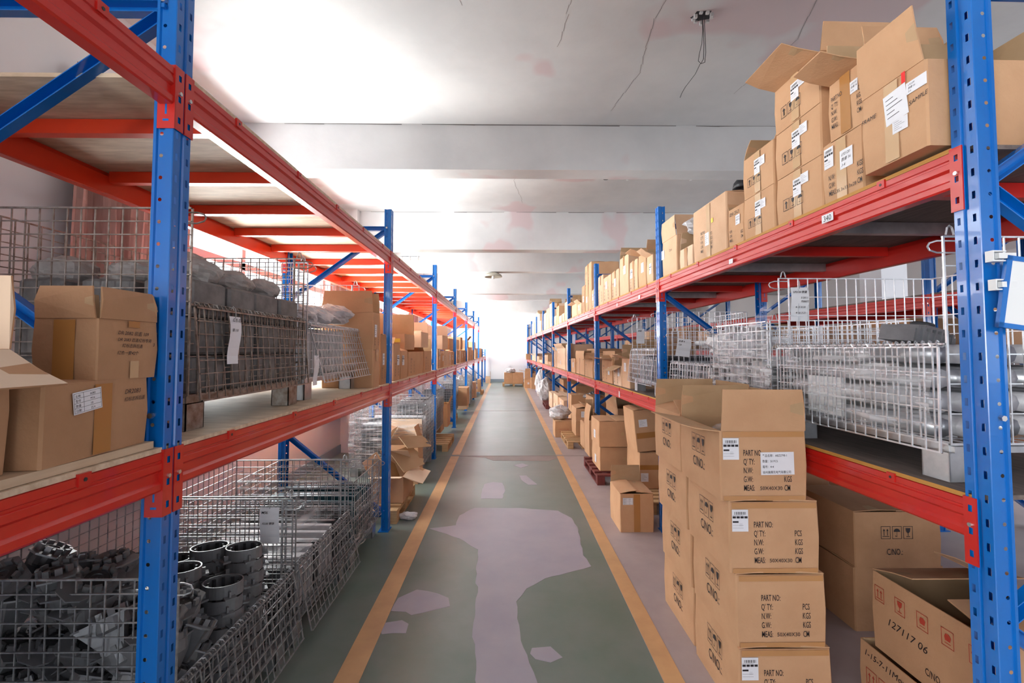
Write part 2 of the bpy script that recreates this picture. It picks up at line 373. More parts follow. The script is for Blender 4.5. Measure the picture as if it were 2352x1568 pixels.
def connector_mesh(s, e, mt):       # e=+1: plate at the near end of a beam, e=-1 at its far end
    k = ('c', s, e, mt.name)
    if k in _BM: return _BM[k]
    mb = MB()
    # aisle plate over half of the upright face, three tooth holes
    sec = [(-.004*s, 0), (-.004*s, -e*.036)]
    perf(mb, sec, {0: ('s', .012)}, -.195, .008, .0676, .020)
    mb.quad((-.004*s, -e*.036, -.195), (0, -e*.036, -.195), (0, -e*.036, .008), (-.004*s, -e*.036, .008))
    # side plate against the upright's side
    mb.box(-.004*s, -e*.0005, -.195, .050*s, e*.003, .008)
    mb.mi = 1
    c = Vector((-.004*s, -e*.018, -.075))
    mb.tube([c, c+Vector((-.004*s, 0, 0)), c+Vector((-.0055*s, 0, 0))], .0065, 8)
    mb.mi = 2; mb.box(.020*s, -.0, -.150, .026*s, e*.0035, -.118); mb.box(.014*s, 0, -.172, .032*s, e*.0035, -.165)
    _BM[k] = mb.mesh('end_connector', [mt, bolt, blue]); return _BM[k]
def tabs(mb, s, L, ys):
    for y in ys: mb.box(-.003*s, y-.018, -.022, .012*s, y+.018, .006)
def rack(label, side, ys, top, levels, depth=.98, x_of=None, rz=0, deckm=None, barm=None, nodes=None, nbars=5, simple_from=4, edge=None, frontm=None, rearm=None, tops=None, bare=()):
    """levels: list of (z, first_bay, last_bay)"""
    s = side
    t = thing('storage_rack', label, 'storage rack', (x_of, 0, 0), (0, 0, rz))
    for k, y in enumerate(ys):
        tp = tops.get(k, top) if tops else top
        for u, sg in ((0, s), (depth, -s)):
            me = upright_mesh(sg, tp, k >= simple_from)
            obj('upright', me, t, (u*s, y, 0))
        nd = nodes
        for (ua, za), (ub, zb) in zip(nd[:-1], nd[1:]):
            if max(za, zb) > tp: continue
            xa = (.045+(depth-.09)*ua)*s; xb = (.045+(depth-.09)*ub)*s
            mb = MB(); d = Vector((xb-xa, 0, zb-za)).normalized(); nn = Vector((-d.z, 0, d.x))
            A = Vector((xa, y, za)); B = Vector((xb, y, zb)); hw = .019
            for q in (1, -1): mb.bar(A+nn*hw*q, B+nn*hw*q, .034, .003, up=(nn.x, nn.y, nn.z))
            mb.bar(A+Vector((0, .016, 0)), B+Vector((0, .016, 0)), .003, .038, up=(nn.x, nn.y, nn.z))
            build(mb, 'brace', blue, t)
        zt = tp-.17
        mb = MB()
        for q in (.018, -.018): mb.box(.045*s, y-.017, zt+q-.0015, (depth-.045)*s, y+.017, zt+q+.0015)
        mb.box(.045*s, y+.014, zt-.018, (depth-.045)*s, y+.017, zt+.018)
        build(mb, 'brace', blue, t)
        for u in (.041, depth-.041):
            for zz in (zt, .79 if nodes[0][0] == 0 else 1.4):
                mb = MB(); c = Vector((u*s, y-.034, zz)); mb.tube([c, c+Vector((0, -.012, 0))], .009, 6); build(mb, 'bolt', bolt, t)
    for z, b0, b1 in levels:
        for k in range(b0, b1):
            ya = ys[k]+.040; L = ys[k+1]-ys[k]-.08
            cy = [L*(j+.5)/nbars for j in range(nbars)]
            for u, sg, mt in ((0, s, frontm or red), (depth, -s, rearm or red)):
                b = obj('shelf_beam', beam_mesh(sg, L, mt=mt), t, (u*s, ya, z))
                if u == 0 or k < 4:
                    obj('end_connector', connector_mesh(sg, 1, mt), b, (0, 0, 0)); obj('end_connector', connector_mesh(sg, -1, mt), b, (0, L, 0))
                if u == 0:
                    for yy in cy:
                        mb = MB(); mb.box(-.004*s, yy-.017, -.024, .006*s, yy+.017, .007); mb.mi = 1; mb.tube([(-.0042*s, yy, -.009), (-.0052*s, yy, -.009)], .0055, 6); build(mb, 'hook_tab', [mt, dark], b)
            for j, yy in enumerate(cy if (k, z) not in bare else ()):
                bm_ = barm[j % len(barm)] if barm else red
                mb = MB()
                mb.box(.047*s, ya+yy-.02, z-.058, (depth-.047)*s, ya+yy+.02, z-.002); build(mb, 'crossbar', bm_, t)
            if deckm and (k, z) not in bare:
                half = L/2
                for q in range(2):
                    mb = MB(); g = .004
                    mb.box(.004*s, ya-.03+q*(half+.03)+g, z+.0005, (depth-.004)*s, ya+(half if q == 0 else L+.03)-g, z+.0145)
                    if edge:
                        mb.mi = 1; mb.box(.0025*s, ya-.03+q*(half+.03)+g, z+.0005, .004*s, ya+(half if q == 0 else L+.03)-g, z+.0145)
                    build(mb, 'deck_board', [deckm, edge or deckm], t)
    return t
YL = [1.46+2.70*k for k in range(-1, 9)]
YRk = [1.375+2.735*k for k in range(0, 9)]
nodL = [(1, .13), (0, .14), (1, .85), (0, 1.42), (1, 2.05), (0, 2.70)]
nodR = [(1, .14), (0, .79), (1, 1.45), (0, 2.11), (1, 2.72)]
rackL = rack('long blue and red storage rack with pale plywood shelves along the window wall', -1, YL, 2.88, [(1.29, 0, 9), (2.49, 0, 7)], x_of=XL, deckm=plyl, barm=[red_backlit], nodes=nodL, frontm=red, rearm=red_backlit, tops={8: 1.66, 9: 1.66}, bare=((0, 2.49),))
rackR = rack('long blue and red storage rack carrying the 340 tag across the aisle', 1, YRk, 2.90, [(1.145, 0, 8), (2.23, 0, 8)], x_of=XR0, rz=KR, deckm=pboard, barm=[red, zinc], nodes=nodR, edge=bedge)
rackB = rack('second blue rack row standing farther in behind the 340 rack', 1, YRk, 2.90, [(.75, 0, 8), (1.62, 0, 8), (2.1, 0, 8)], x_of=3.9, rz=KR, deckm=pboard, barm=[red], nodes=nodR, nbars=2, simple_from=0, frontm=red)

# ------------------------------------------------------------------ cartons
BOX = []            # (object, side, shelf, y, z, look) for the labels
def jig(p, j): return (p[0]+(R.random()-.5)*j, p[1]+(R.random()-.5)*j, p[2]+(R.random()-.5)*j)
def facept(face, w, d, a, b, o=.001):
    if face == 'f': return (a, -d/2-o, b)
    if face == 'k': return (-a, d/2+o, b)
    if face == 'l': return (-w/2-o, -a, b)
    if face == 'r': return (w/2+o, a, b)
    return (a, b, face+o)      # top: numeric height
def decal_rect(mb, face, w, d, a0, b0, a1, b1, o=.001): mb.quad(*[facept(face, w, d, a, b, o) for a, b in ((a0, b0), (a1, b0), (a1, b1), (a0, b1))])
def decal_poly(mb, face, w, d, pts, o): mb.poly([facept(face, w, d, a, b, o) for a, b in pts])
def decal_text(mb, face, w, d, s, a, b, size, m_, bold=0, shear=0, o=.0014, sx=1.0, tilt=0):
    vs, fs = text_mesh(s, size, m_, bold, shear); n = len(mb.v); ct = math.cos(tilt); st = math.sin(tilt)
    for x, y in vs: x *= sx; mb.v.append(facept(face, w, d, a+x*ct-y*st, b+x*st+y*ct, o))
    for f in fs: mb.f.append(tuple(n+i for i in f)); mb.m.append(mb.mi)
def circ(x, y, r, a0=0, a1=360, n=12): return [(x+r*math.cos(math.radians(a0+(a1-a0)*i/n)), y+r*math.sin(math.radians(a0+(a1-a0)*i/n))) for i in range(n+1)]
def icon(mb, face, w, d, kind, a, b, s, o=.0013, fw=.035, asp=1.0):
    """framed shipping symbol, lower left corner a,b and width s"""
    hh = s*1.3*asp; t = s*fw*1.4
    for q in ((0, 0, s, t), (0, hh-t, s, hh), (0, 0, t, hh), (s-t, 0, s, hh)): decal_rect(mb, face, w, d, a+q[0], b+q[1], a+q[2], b+q[3], o)
    P = lambda pts: decal_poly(mb, face, w, d, [(a+x*s, b+y*s*asp) for x, y in pts], o)
    if kind == 'up2':
        for x in (.32, .68): P([(x-.035, .35), (x+.035, .35), (x+.035, .85), (x-.035, .85)]); P([(x-.12, .82), (x+.12, .82), (x, 1.05)])
        P([(.15, .22), (.85, .22), (.85, .29), (.15, .29)])
    elif kind == 'up1':
        P([(.42, .2), (.58, .2), (.58, .8), (.42, .8)]); P([(.25, .78), (.75, .78), (.5, 1.08)])
    elif kind == 'glass':
        P([(.25, 1.1), (.3, .75), (.42, .6), (.58, .6), (.7, .75), (.75, 1.1)]); P([(.47, .3), (.53, .3), (.53, .62), (.47, .62)]); P([(.3, .2), (.7, .2), (.7, .27), (.3, .27)])
    elif kind == 'umb':
        P(circ(.5, .72, .34, 0, 180, 10)); P([(.48, .25), (.52, .25), (.52, .74), (.48, .74)]); P([(.34, .22), (.52, .22), (.52, .27), (.34, .27)]); P([(.34, .22), (.38, .22), (.38, .36), (.34, .36)])
    elif kind == 'hand':
        P([(.3, .45), (.7, .45), (.78, .8), (.6, .98), (.34, .95), (.24, .7)]); P([(.25, .25), (.75, .25), (.75, .3), (.25, .3)])
def flap_mesh(L, ln, ang, M, th=.004, skew=0):
    """hinge along local x from -L/2..L/2 at origin, opening about x; ang 0 = closed (pointing +y), 90 = straight up"""
    mb = MB(); a = math.radians(ang); c = math.cos(a); s_ = math.sin(a)
    def P(x, t, q): return M @ Vector((x, t*c-q*s_, t*s_+q*c))
    k = .004
    b0 = [(-L/2+k, 0), (L/2-k, 0), (L/2-k-abs(skew)*.5, ln*.55), (L/2-k*2-abs(skew), ln), (-L/2+k*2+abs(skew), ln), (-L/2+k+abs(skew)*.5, ln*.55)]
    sag = [0, 0, .006, 0, 0, .006]
    lo = [P(x, t, g) for (x, t), g in zip(b0, sag)]; hi = [P(x, t, g+th) for (x, t), g in zip(b0, sag)]
    n = len(b0); mb.poly(hi); mb.mi = 1; mb.poly(lo[::-1]); mb.mi = 0
    for i in range(n): mb.quad(lo[i], lo[(i+1) % n], hi[(i+1) % n], hi[i])
    return mb
def carton(loc, w, d, h, rz=0, cm=0, flaps=None, fl=None, tapes='', marks=(), labels=(), reg=None, label=None, group=None, tilt=(0, 0), inside=None, lite=False, noun='cardboard_box', tm=None):
    """loc = centre of the base. flaps: dict face->angle (missing = closed)."""
    c = CB[cm] if isinstance(cm, int) else cm; ins = inside or cbin
    t = thing(noun, label or 'x', 'box', loc, (tilt[0], tilt[1], rz), group)
    th = .005; x, y = w/2, d/2; k = min(.006, w*.02)
    mb = MB()
    ring = [(-x+k, -y), (x-k, -y), (x, -y+k), (x, y-k), (x-k, y), (-x+k, y), (-x, y-k), (-x, -y+k)]
    bz = (R.random()-.5)*.004; bul = .004 if h > .15 else .001
    lo = [(p[0], p[1], 0) for p in ring]; mid = [(p[0]*(1+bul/w*2), p[1]*(1+bul/d*2), h*.5) for p in ring]; hi = [(p[0]+(R.random()-.5)*.003, p[1]+(R.random()-.5)*.003, h) for p in ring]
    for a, b in ((lo, mid), (mid, hi)):
        for i in range(8): mb.quad(a[i], a[(i+1) % 8], b[(i+1) % 8], b[i])
    mb.poly(lo[::-1])
    if flaps is None and lite: mb.poly(hi)
    else:
        mb.mi = 1
        inn = [(-x+th, -y+th), (x-th, -y+th), (x-th, y-th), (-x+th, y-th)]
        zi = h*.25 if flaps is not None else h-.02
        for i in range(4):
            a = inn[i]; b = inn[(i+1) % 4]; mb.quad((a[0], a[1], zi), (a[0], a[1], h), (b[0], b[1], h), (b[0], b[1], zi))
        mb.poly([(p[0], p[1], zi) for p in inn]); mb.mi = 0
        o4 = [hi[0], hi[1], hi[2], hi[3], hi[4], hi[5], hi[6], hi[7]]; i4 = [inn[0], inn[1], inn[1], inn[2], inn[2], inn[3], inn[3], inn[0]]
        for i in range(8):
            a = o4[i]; b = o4[(i+1) % 8]; p = i4[i]; q = i4[(i+1) % 8]
            if p == q: mb.poly([a, b, (q[0], q[1], h)])
            else: mb.quad(a, b, (q[0], q[1], h), (p[0], p[1], h))
    build(mb, 'box_body', [c, ins], t)
    T = Matrix.Translation
    HM = {'f': (T((0, -y, h)), w), 'k': (T((0, y, h)) @ Matrix.Rotation(math.pi, 4, 'Z'), w),
          'l': (T((-x, 0, h)) @ Matrix.Rotation(-math.pi/2, 4, 'Z'), d), 'r': (T((x, 0, h)) @ Matrix.Rotation(math.pi/2, 4, 'Z'), d)}
    if flaps is None:
        if not lite:
            longy = d >= w
            for f, eps in ((('l', 0), ('r', 0)) if longy else (('f', 0), ('k', 0))):
                M, L = HM[f]; build(flap_mesh(L, (w if longy else d)/2-.002, R.uniform(.0, 1.6), M), 'flap', [c, ins], t)
    else:
        for f, (M, L) in HM.items():
            if f not in flaps or flaps[f] is None: continue
            v = flaps[f]; ang, ln = (v if isinstance(v, tuple) else (v, None))
            ln = ln or fl or min(w, d)/2
            build(flap_mesh(L, ln, ang, M, skew=.006), 'flap', [c, ins], t)
    tpm = tm or tape
    for tt in tapes:
        mb = MB(); tw = .028
        if tt == 'Y':      # seam along y over the top, down front and back
            if flaps is None: mb.quad((-tw, -y-.001, h+.009), (tw, -y-.001, h+.009), (tw, y, h+.009), (-tw, y, h+.009))
            decal_rect(mb, 'f', w, d, -tw, h*.72, tw, h+.009, .005)
        elif tt == 'X':
            if flaps is None: mb.quad((-x, -tw, h+.009), (x, -tw, h+.009), (x, tw, h+.009), (-x, tw, h+.009))
            decal_rect(mb, 'l', w, d, -tw, h*.7, tw, h+.009, .005)
            if flaps is None: decal_rect(mb, 'r', w, d, -tw, h*.7, tw, h+.009, .005)
        elif tt == 'F': decal_rect(mb, 'f', w, d, -tw, .004, tw, h-.004, .0052)
        elif tt == 'L': decal_rect(mb, 'l', w, d, -tw, .004, tw, h-.004, .0052)
        elif tt == 'R': decal_rect(mb, 'r', w, d, -tw, .004, tw, h-.004, .0052)
        elif tt == 'b':
            decal_rect(mb, 'f', w, d, -x+.01, 0.002, x-.01, .022, .0052); build(mb, 'packing_tape', tm or tapeb, t); mb = MB(); decal_rect(mb, 'f', w, d, -x+.01, h-.026, x-.01, h-.002, .0051); build(mb, 'packing_tape', tm or tapeb, t); continue
        build(mb, 'packing_tape', tpm, t)
    groups = {}
    for mk in marks:
        kind = mk[0]; mb = MB(); mt = mk[-1]; key = mt.name
        mb = groups.setdefault(key, (MB(), mt))[0]
        if kind == 'text': _, face, s_, a, b, size, _m = mk; decal_text(mb, face, w, d, s_, a*1.0, b, size, mt, o=.0058)
        elif kind == 'btext': _, face, s_, a, b, size, sx, _m = mk; decal_text(mb, face, w, d, s_, a, b, size, mt, bold=.005, o=.0058, sx=sx)
        elif kind == 'hand': _, face, s_, a, b, size, tl, _m = mk; decal_text(mb, face, w, d, s_, a, b, size, mt, shear=.25, o=.0058, tilt=tl)
        elif kind == 'icon':
            face, ik, a, b, size = mk[1:6]; m9 = MB(); icon(m9, face, w, d, ik, a, b, size, o=.0057, asp=mk[6] if len(mk) > 7 else 1.0); build(m9, 'shipping_symbol', mt, t)
        elif kind == 'rect': _, face, a0, b0, a1, b1, _m = mk; m9 = MB(); decal_rect(m9, face, w, d, a0, b0, a1, b1, .0056); build(m9, 'tape_patch', mt, t)
    for mb, mt in groups.values():
        if mb.v: build(mb, 'printed_marking', mt, t)
    for lb in labels:      # (face, a, b, lw, lh, kind, tilt)
        face, a, b, lw, lh, kind, tl = lb; mb = MB(); ct, st = math.cos(tl), math.sin(tl)
        pts = [(a+x_*ct-y_*st, b+x_*st+y_*ct) for x_, y_ in ((-lw/2, -lh/2), (lw/2, -lh/2), (lw/2, lh/2), (-lw/2, lh/2))]
        decal_poly(mb, face, w, d, pts, .0064); lp = build(mb, 'paper_label', yellow if kind == 'yellow' else paper, t)
        if kind == 'yellow' : continue
        mb = MB(); L0 = lambda x_, y_: (a+x_*ct-y_*st, b+x_*st+y_*ct)
        def rc(x0, y0, x1, y1): decal_poly(mb, face, w, d, [L0(x0*lw, y0*lh), L0(x1*lw, y0*lh), L0(x1*lw, y1*lh), L0(x0*lw, y1*lh)], .0069)
        if kind == 'bar':
            for i in range(24):
                xx = -.36+i*.03
                if i % 5 != 2: rc(xx, .27, xx+.012+.006*(i % 3), .40)
            for i in range(4): rc(-.46+i*.24, .10, -.46+i*.24+.20, .20)
            rc(-.46, -.10, -.10, -.02)
            for yy in (.235, -.22, -.34): rc(-.46, yy, .2, yy+.008)
            for i in range(3): rc(-.05, -.14-.05*i, .14, -.135-.05*i)
        elif kind == 'lines':
            for i in range(5): rc(-.4, .32-.15*i, -.4+.35+.35*((i*7) % 3)/2, .340-.15*i)
        elif kind == 'table':
            for i in range(5): rc(-.47, -.45+.22*i, .47, -.437+.22*i)
            for xx in (-.47, -.15, .46): rc(xx, -.45, xx+.01, .43)
            for i, s_ in enumerate(('25.4', '10', 'M16', 'A083')): decal_text(mb, face, w, d, s_, *L0(.08*lw, (-.40+.22*i)*lh), lh*.14, ink, o=.0069, tilt=tl)
            for i, s_ in enumerate(('日期', '数量', '型号', '名称')): decal_text(mb, face, w, d, s_, *L0(-.42*lw, (-.40+.22*i)*lh), lh*.14, ink, o=.0069, tilt=tl)
        elif kind == 'cn':
            for i, s_ in enumerate(('产品名称：ABZ2798-1', '数量：50 PCS', '箱号：4-4', '徐州奥得克电气有限公司')):
                decal_text(mb, face, w, d, s_, *L0(-.45*lw, (.30-.245*i)*lh), lh*.135, ink, bold=.006, o=.0069, tilt=tl, sx=.86)
        elif kind == 'note':
            for i, s_ in enumerate(('LP2120', '数量 36', '3-4')): decal_text(mb, face, w, d, s_, *L0(-.4*lw, (.2-.28*i)*lh), lh*.2, ink, shear=.3, o=.0069, tilt=tl)
        build(mb, 'printed_text', ink, lp)
    if reg: BOX.append((t, *reg))
    return t
def stdtext(face, a, b, s, m_=None):
    """the usual five-line print, lower left corner a,b, line step s"""
    m_ = m_ or ink; o = []
    for i, (x1, x2) in enumerate((('MEAS:', 'CM'), ('G.W:', 'KGS'), ('N.W:', 'KGS'), ("Q' TY:", 'PCS'), ('PART NO:', ''))):
        o.append(('btext', face, x1, a, b+i*s, s*.95, .52, m_))
        if x2: o.append(('btext', face, x2, a+s*4.7, b+i*s, s*.95, .52, m_))
    return o
def icons3(face, a, b, s, m_=None, ks=('up2', 'umb', 'glass'), asp=1.0): return [('icon', face, k, a+i*s*1.18, b, s, asp, m_ or ink) for i, k in enumerate(ks)]

# ------------------------------------------------------------------ wire cages
def wire_panel(mb, A, U, V, lu, lv, r=.0028, gu=.05, gv=.05, edge=1.5):
    """grid of wires in the plane A + u*U + v*V"""
    A = Vector(A); U = Vector(U); V = Vector(V); N = U.cross(V).normalized()*r
    nu = max(1, round(lu/gu)); nv = max(1, round(lv/gv))
    for i in range(nu+1):
        p = A+U*(lu*i/nu)+N; mb.tube([p, p+V*lv], r*(edge if i in (0, nu) else 1), 4, caps=False)
    for j in range(nv+1):
        p = A+V*(lv*j/nv)-N; mb.tube([p, p+U*lu], r*(edge if j in (0, nv) else 1), 4, caps=False)
def coil(mb, A, B, r=.011, wr=.0028, pitch=.026):
    A = Vector(A); B = Vector(B); D = B-A; L = D.length; D.normalize(); U = D.orthogonal().normalized(); V = D.cross(U); n = int(L/pitch)
    pts = []
    for i in range(n*6+1):
        a = i*math.pi/3; pts.append(A+D*(L*i/(n*6))+U*math.cos(a)*r+V*math.sin(a)*r)
    mb.tube(pts, wr, 4)
def cage(label, side, y0, zb, L=.9, D=.84, Hh=.80, hinge=.43, down=True, u0=.08, wm=None, bm=None, group=None, flare=.07, near_gate=False, feet=True, film_on=None, gu=.05, gv=None):
    s = side; wm = wm or zincw; bm = bm or zinc; gv = gv or gu
    x0 = rowx(s, y0, u0)
    t = thing('wire_cage', label, 'cage', (x0, y0, zb), (0, 0, rowr(s)), group)
    X = lambda u: u*s
    fb = .10          # foot height
    mb = MB()
    for u in (.03, D-.03): mb.bar((X(u), .02, fb+.012), (X(u), L-.02, fb+.012), .03, .024)
    for y in (.02, L/2, L-.02): mb.bar((X(.02), y, fb+.010), (X(D-.02), y, fb+.010), .03, .02)
    build(mb, 'base_frame', bm, t)
    mb = MB(); wire_panel(mb, (X(.01), .01, fb+.03), (s, 0, 0), (0, 1, 0), D-.02, L-.02, gu=gu, gv=gv); build(mb, 'floor_mesh', wm, t)
    for u in (.06, D-.06):
        for y in (.07, L-.07):
            mb = MB(); a, b = .045, .05
            for q in ((-a, -b, -a+.004, b), (a-.004, -b, a, b), (-a, -b, a, -b+.004), (-a, b-.004, a, b)): mb.box(X(u)+q[0], y+q[1], 0, X(u)+q[2], y+q[3], fb)
            mb.box(X(u)-a, y-b, fb-.004, X(u)+a, y+b, fb); build(mb, 'foot', bm, t)
    P = lambda n, *a, **k: build((lambda m_: (wire_panel(m_, *a, **k), m_)[1])(MB()), n, wm, t)
    zt = Hh-fb-.03
    P('end_panel', (X(0), 0, fb+.03), (s, 0, 0), (0, 0, 1), D, zt, gu=gu, gv=gv)
    P('end_panel', (X(0), L, fb+.03), (s, 0, 0), (0, 0, 1), D, zt, gu=gu, gv=gv)
    P('back_panel', (X(D), 0, fb+.03), (0, 1, 0), (0, 0, 1), L, zt, gu=gu, gv=gv)
    hz = hinge-fb-.03
    P('front_panel', (X(0), 0, fb+.03), (0, 1, 0), (0, 0, 1), L, hz, gu=gu, gv=gv)
    hh = Hh-hinge-.01
    if down:
        v = Vector((-flare*s, 0, -hh)).normalized()
        P('folded_gate', (X(-.016), .01, hinge-.01), (0, 1, 0), v, L-.02, hh, gu=gu, gv=gv)
    else: P('folded_gate', (X(-.012), .01, hinge+.005), (0, 1, 0), (0, 0, 1), L-.02, hh, gu=gu, gv=gv)
    mb = MB(); coil(mb, (X(-.008), .0, hinge), (X(-.008), L, hinge)); build(mb, 'hinge_coil', wm, t)
    # locking loops at the open corners
    for y, e in ((0, -1), (L, 1)):
        mb = MB(); z = Hh-.045
        mb.tube([(X(.05), y, z+.03), (X(-.02), y, z+.03), (X(-.045), y, z+.022), (X(-.052), y, z+.01), (X(-.045), y, z-.002), (X(-.02), y, z-.01), (X(.05), y, z-.01)], .0032, 5)
        mb.tube([(X(.012), y, z+.05), (X(.018), y, z+.075), (X(.026), y, z+.082), (X(.034), y, z+.075), (X(.04), y, z+.05)], .0032, 5)
        build(mb, 'locking_loop', wm, t)
        mb = MB(); mb.tube([(X(.055), y, fb+.03), (X(.055), y, Hh)], .0042, 5); build(mb, 'corner_rod', wm, t)
    if film_on:
        for (ya, za, yb, zb_) in film_on:
            mb = MB(); n, k = 14, 8; off = -.022
            g = [[(X(off-.01*math.sin(i*1.7+j*2.3)), ya+(yb-ya)*i/n, za+(zb_-za)*j/k) for i in range(n+1)] for j in range(k+1)]
            for j in range(k):
                for i in range(n): mb.quad(g[j][i], g[j][i+1], g[j+1][i+1], g[j+1][i])
            build(mb, 'stretch_film', film, t, smooth=True)
            mb = MB(); g = [[(X(off+(D+.03)*i/n), ya-.015-.008*math.sin(i*1.3+j*2.9), za+(zb_-za)*j/k) for i in range(n+1)] for j in range(k+1)]
            for j in range(k):
                for i in range(n): mb.quad(g[j][i], g[j][i+1], g[j+1][i+1], g[j+1][i])
            build(mb, 'stretch_film', film, t, smooth=True)
    return t
def card(label, P0, w, h, face='l', lines=(), tilt=0.0, lean=0.0, clip=True, rz=0):
    """hanging paper card: P0 top centre; face f = facing the camera, l/r facing the aisle"""
    R0 = {'f': 0, 'l': -math.pi/2, 'r': math.pi/2}[face]
    t = thing('hanging_card', label, 'card', P0, (0, 0, R0+rz))
    Mt = Matrix.Rotation(tilt, 4, 'Y') @ Matrix.Rotation(lean, 4, 'X')
    mb = MB(); nz = 6
    for j in range(nz):
        za, zb_ = -h*j/nz, -h*(j+1)/nz; ca = .006*math.sin(j*.9); cb_ = .006*math.sin((j+1)*.9)
        mb.quad(Mt @ Vector((-w/2, -ca, za)), Mt @ Vector((-w/2, -cb_, zb_)), Mt @ Vector((w/2, -cb_, zb_)), Mt @ Vector((w/2, -ca, za)))
    build(mb, 'card_sheet', paper, t, smooth=True)
    mb = MB()
    for i, (s_, x, z, sz) in enumerate(lines):
        vs, fs = text_mesh(s_, sz, ink, .01, .25); n = len(mb.v)
        for a, b in vs: mb.v.append(tuple(Mt @ Vector((x+a, -.0095, z+b))))
        for f in fs: mb.f.append(tuple(n+q for q in f)); mb.m.append(0)
    if lines: build(mb, 'handwriting', ink, t)
    if clip:
        mb = MB(); mb.tube([(0, .003, -.012), (0, -.004, .0), (0, -.002, .03), (0, .008, .042), (0, .016, .03)], .0016, 4); build(mb, 'hook', zinc, t)
    return t
from mathutils import noise as NZ
def bag(label, c, rx, ry, rz_, m_=None, seed=1, name='plastic_bag', cat='bag', lob=.16):
    mb = MB(); nu, nv = 30, 17; g = []; sh = Vector((seed*7.3, seed*3.1, seed*1.7))
    for j in range(nv+1):
        th = math.pi*j/nv; row = []
        for i in range(nu):
            a = 2*math.pi*i/nu; d = Vector((math.sin(th)*math.cos(a), math.sin(th)*math.sin(a), math.cos(th)))
            f = 1+lob*1.6*NZ.noise(d*1.7+sh)+lob*1.1*abs(NZ.noise(d*4.3+sh))-lob*.9*abs(NZ.noise(d*8.5+sh*2))
            row.append((rx*f*d.x, ry*f*d.y, max(0, rz_*.9+rz_*f*d.z)))
        g.append(row)
    for j in range(nv):
        for i in range(nu): mb.quad(g[j][i], g[j][(i+1) % nu], g[j+1][(i+1) % nu], g[j+1][i])
    o = build(mb, name, m_ or foam, loc=c); tag(o, label, cat); return o
def pallet(label, c, w, d, m_=None, rz=0, h=.12):
    t = thing('pallet', label, 'pallet', c, (0, 0, rz)); m_ = m_ or wood
    n = 6
    for i in range(n):
        y = -d/2+(d-.09)*i/(n-1); build(MB().box(-w/2, y, h-.018, w/2, y+.09, h), 'plank', m_, t)
    for i in range(3):
        x = -w/2+(w-.09)*i/2; build(MB().box(x, -d/2, h-.036, x+.09, d/2, h-.019), 'stringer', m_, t)
        build(MB().box(x, -d/2, 0, x+.09, d/2, .016), 'bottom_plank', m_, t)
        for j in range(3):
            y = -d/2+(d-.1)*j/2; build(MB().box(x, y, .0165, x+.09, y+.1, h-.0365), 'block', m_, t)
    return t

# ------------------------------------------------------------------ placing by shelf
ZRT, ZRM, ZLM = 2.246, 1.161, 1.306
ZF = {('R', 't'): ZRT, ('R', 'm'): ZRM, ('L', 'm'): ZLM}
def clear_frames(side, y0, y1, m=.052):
    ys = YL if side < 0 else YRk
    for f in ys:
        if y0 < f+m and y1 > f-m:
            if (y0+y1)/2 < f: y1 = min(y1, f-m)
            else: y0 = max(y0, f+m)
    return y0, y1
def sbox(side, zb, pa, ya, pb, yb=None, deep=.36, u=.02, shelf='m', look='', gap=.004, hh=None, **kw):
    yb = ya+(pb-pa)*0 if yb is None else yb
    A = on_plane(side, pa, ya, u); B = on_plane(side, pb, yb, u)
    h = hh or max(.06, A.z-zb); y0, y1 = clear_frames(side, min(A.y, B.y), max(A.y, B.y))
    d = max(.05, y1-y0-gap); yc = (y0+y1)/2
    return carton((rowx(side, yc, u+deep/2), yc, zb), deep, d, h, rowr(side), reg=(side, shelf, yc, zb, look), **kw), h
L_ = lambda f, a, b, w, h, k='lines', t=0: (f, a, b, w, h, k, t)

# ---- 340 rack, top shelf, bay 1 ----
A1 = dict(f=None, k=100, l=None, r=150)
b, h = sbox(1, ZRT+.012, 1978, 245, 2140, 110, .42, -.06, 't', 'big open', cm=0, flaps={'l': (97, .19), 'k': (75, .2), 'r': 70}, tapes='L', tm=tapec, hh=.285,
    labels=[L_('l', .02, .19, .09, .11, 'lines', .1), L_('l', .035, .115, .06, .045, 'lines'), L_('l', .10, .22, .075, .04, 'note')],
    marks=[('hand', 'l', 'FRAME', -.13, .19, .022, 0, ink), ('hand', 'l', 'SAMPLE', .07, .16, .02, .1, ink), ('rect', 'l', .045, .25, .06, .288, redtape)])
sbox(1, ZRT, 1888, 330, 1981, 305, .34, .02, 't', 'printed closed', cm=0, hh=.262, marks=stdtext('l', -.075, .03, .034)[:6]+[('text', 'l', '35.3x33.3x28', -.03, .03, .02, ink)], labels=[L_('l', .03, .16, .07, .08, 'note'), L_('l', -.07, .2, .055, .09, 'bar')], tapes='L', tm=tapec)
sbox(1, ZRT+.266, 1900, 170, 1985, 150, .34, .02, 't', 'open-topped upper', cm=0, hh=.255, flaps={'l': (168, .17), 'k': (95, .2), 'r': 110, 'f': (80, .15)}, marks=stdtext('l', -.08, .05, .03), labels=[L_('l', .05, .17, .04, .05, 'note')], tapes='L')
C3 = [(515, 'bottom'), (0, 'middle'), (0, 'top open')]
zz = ZRT
for i, (n, lb) in enumerate((('lowest', .16), ('middle', .15), ('topmost open', .14))):
    kw = dict(flaps={'l': (165, .17), 'f': (95, .13), 'k': (100, .15), 'r': 100}) if i == 2 else {}
    sbox(1, zz, 1780, 300, 1886, 300, .34, .02, 't', n+' white-labelled', cm=0, hh=.238, marks=icons3('l', -.11, .06, .045, ink, ('up1', 'glass', 'umb')), labels=[L_('l', .0, .15, .06, .085, 'bar'), L_('l', .055, .175, .055, .05, 'lines')], tapes='L' if i else 'L', tm=tapec, **kw); zz += .2405
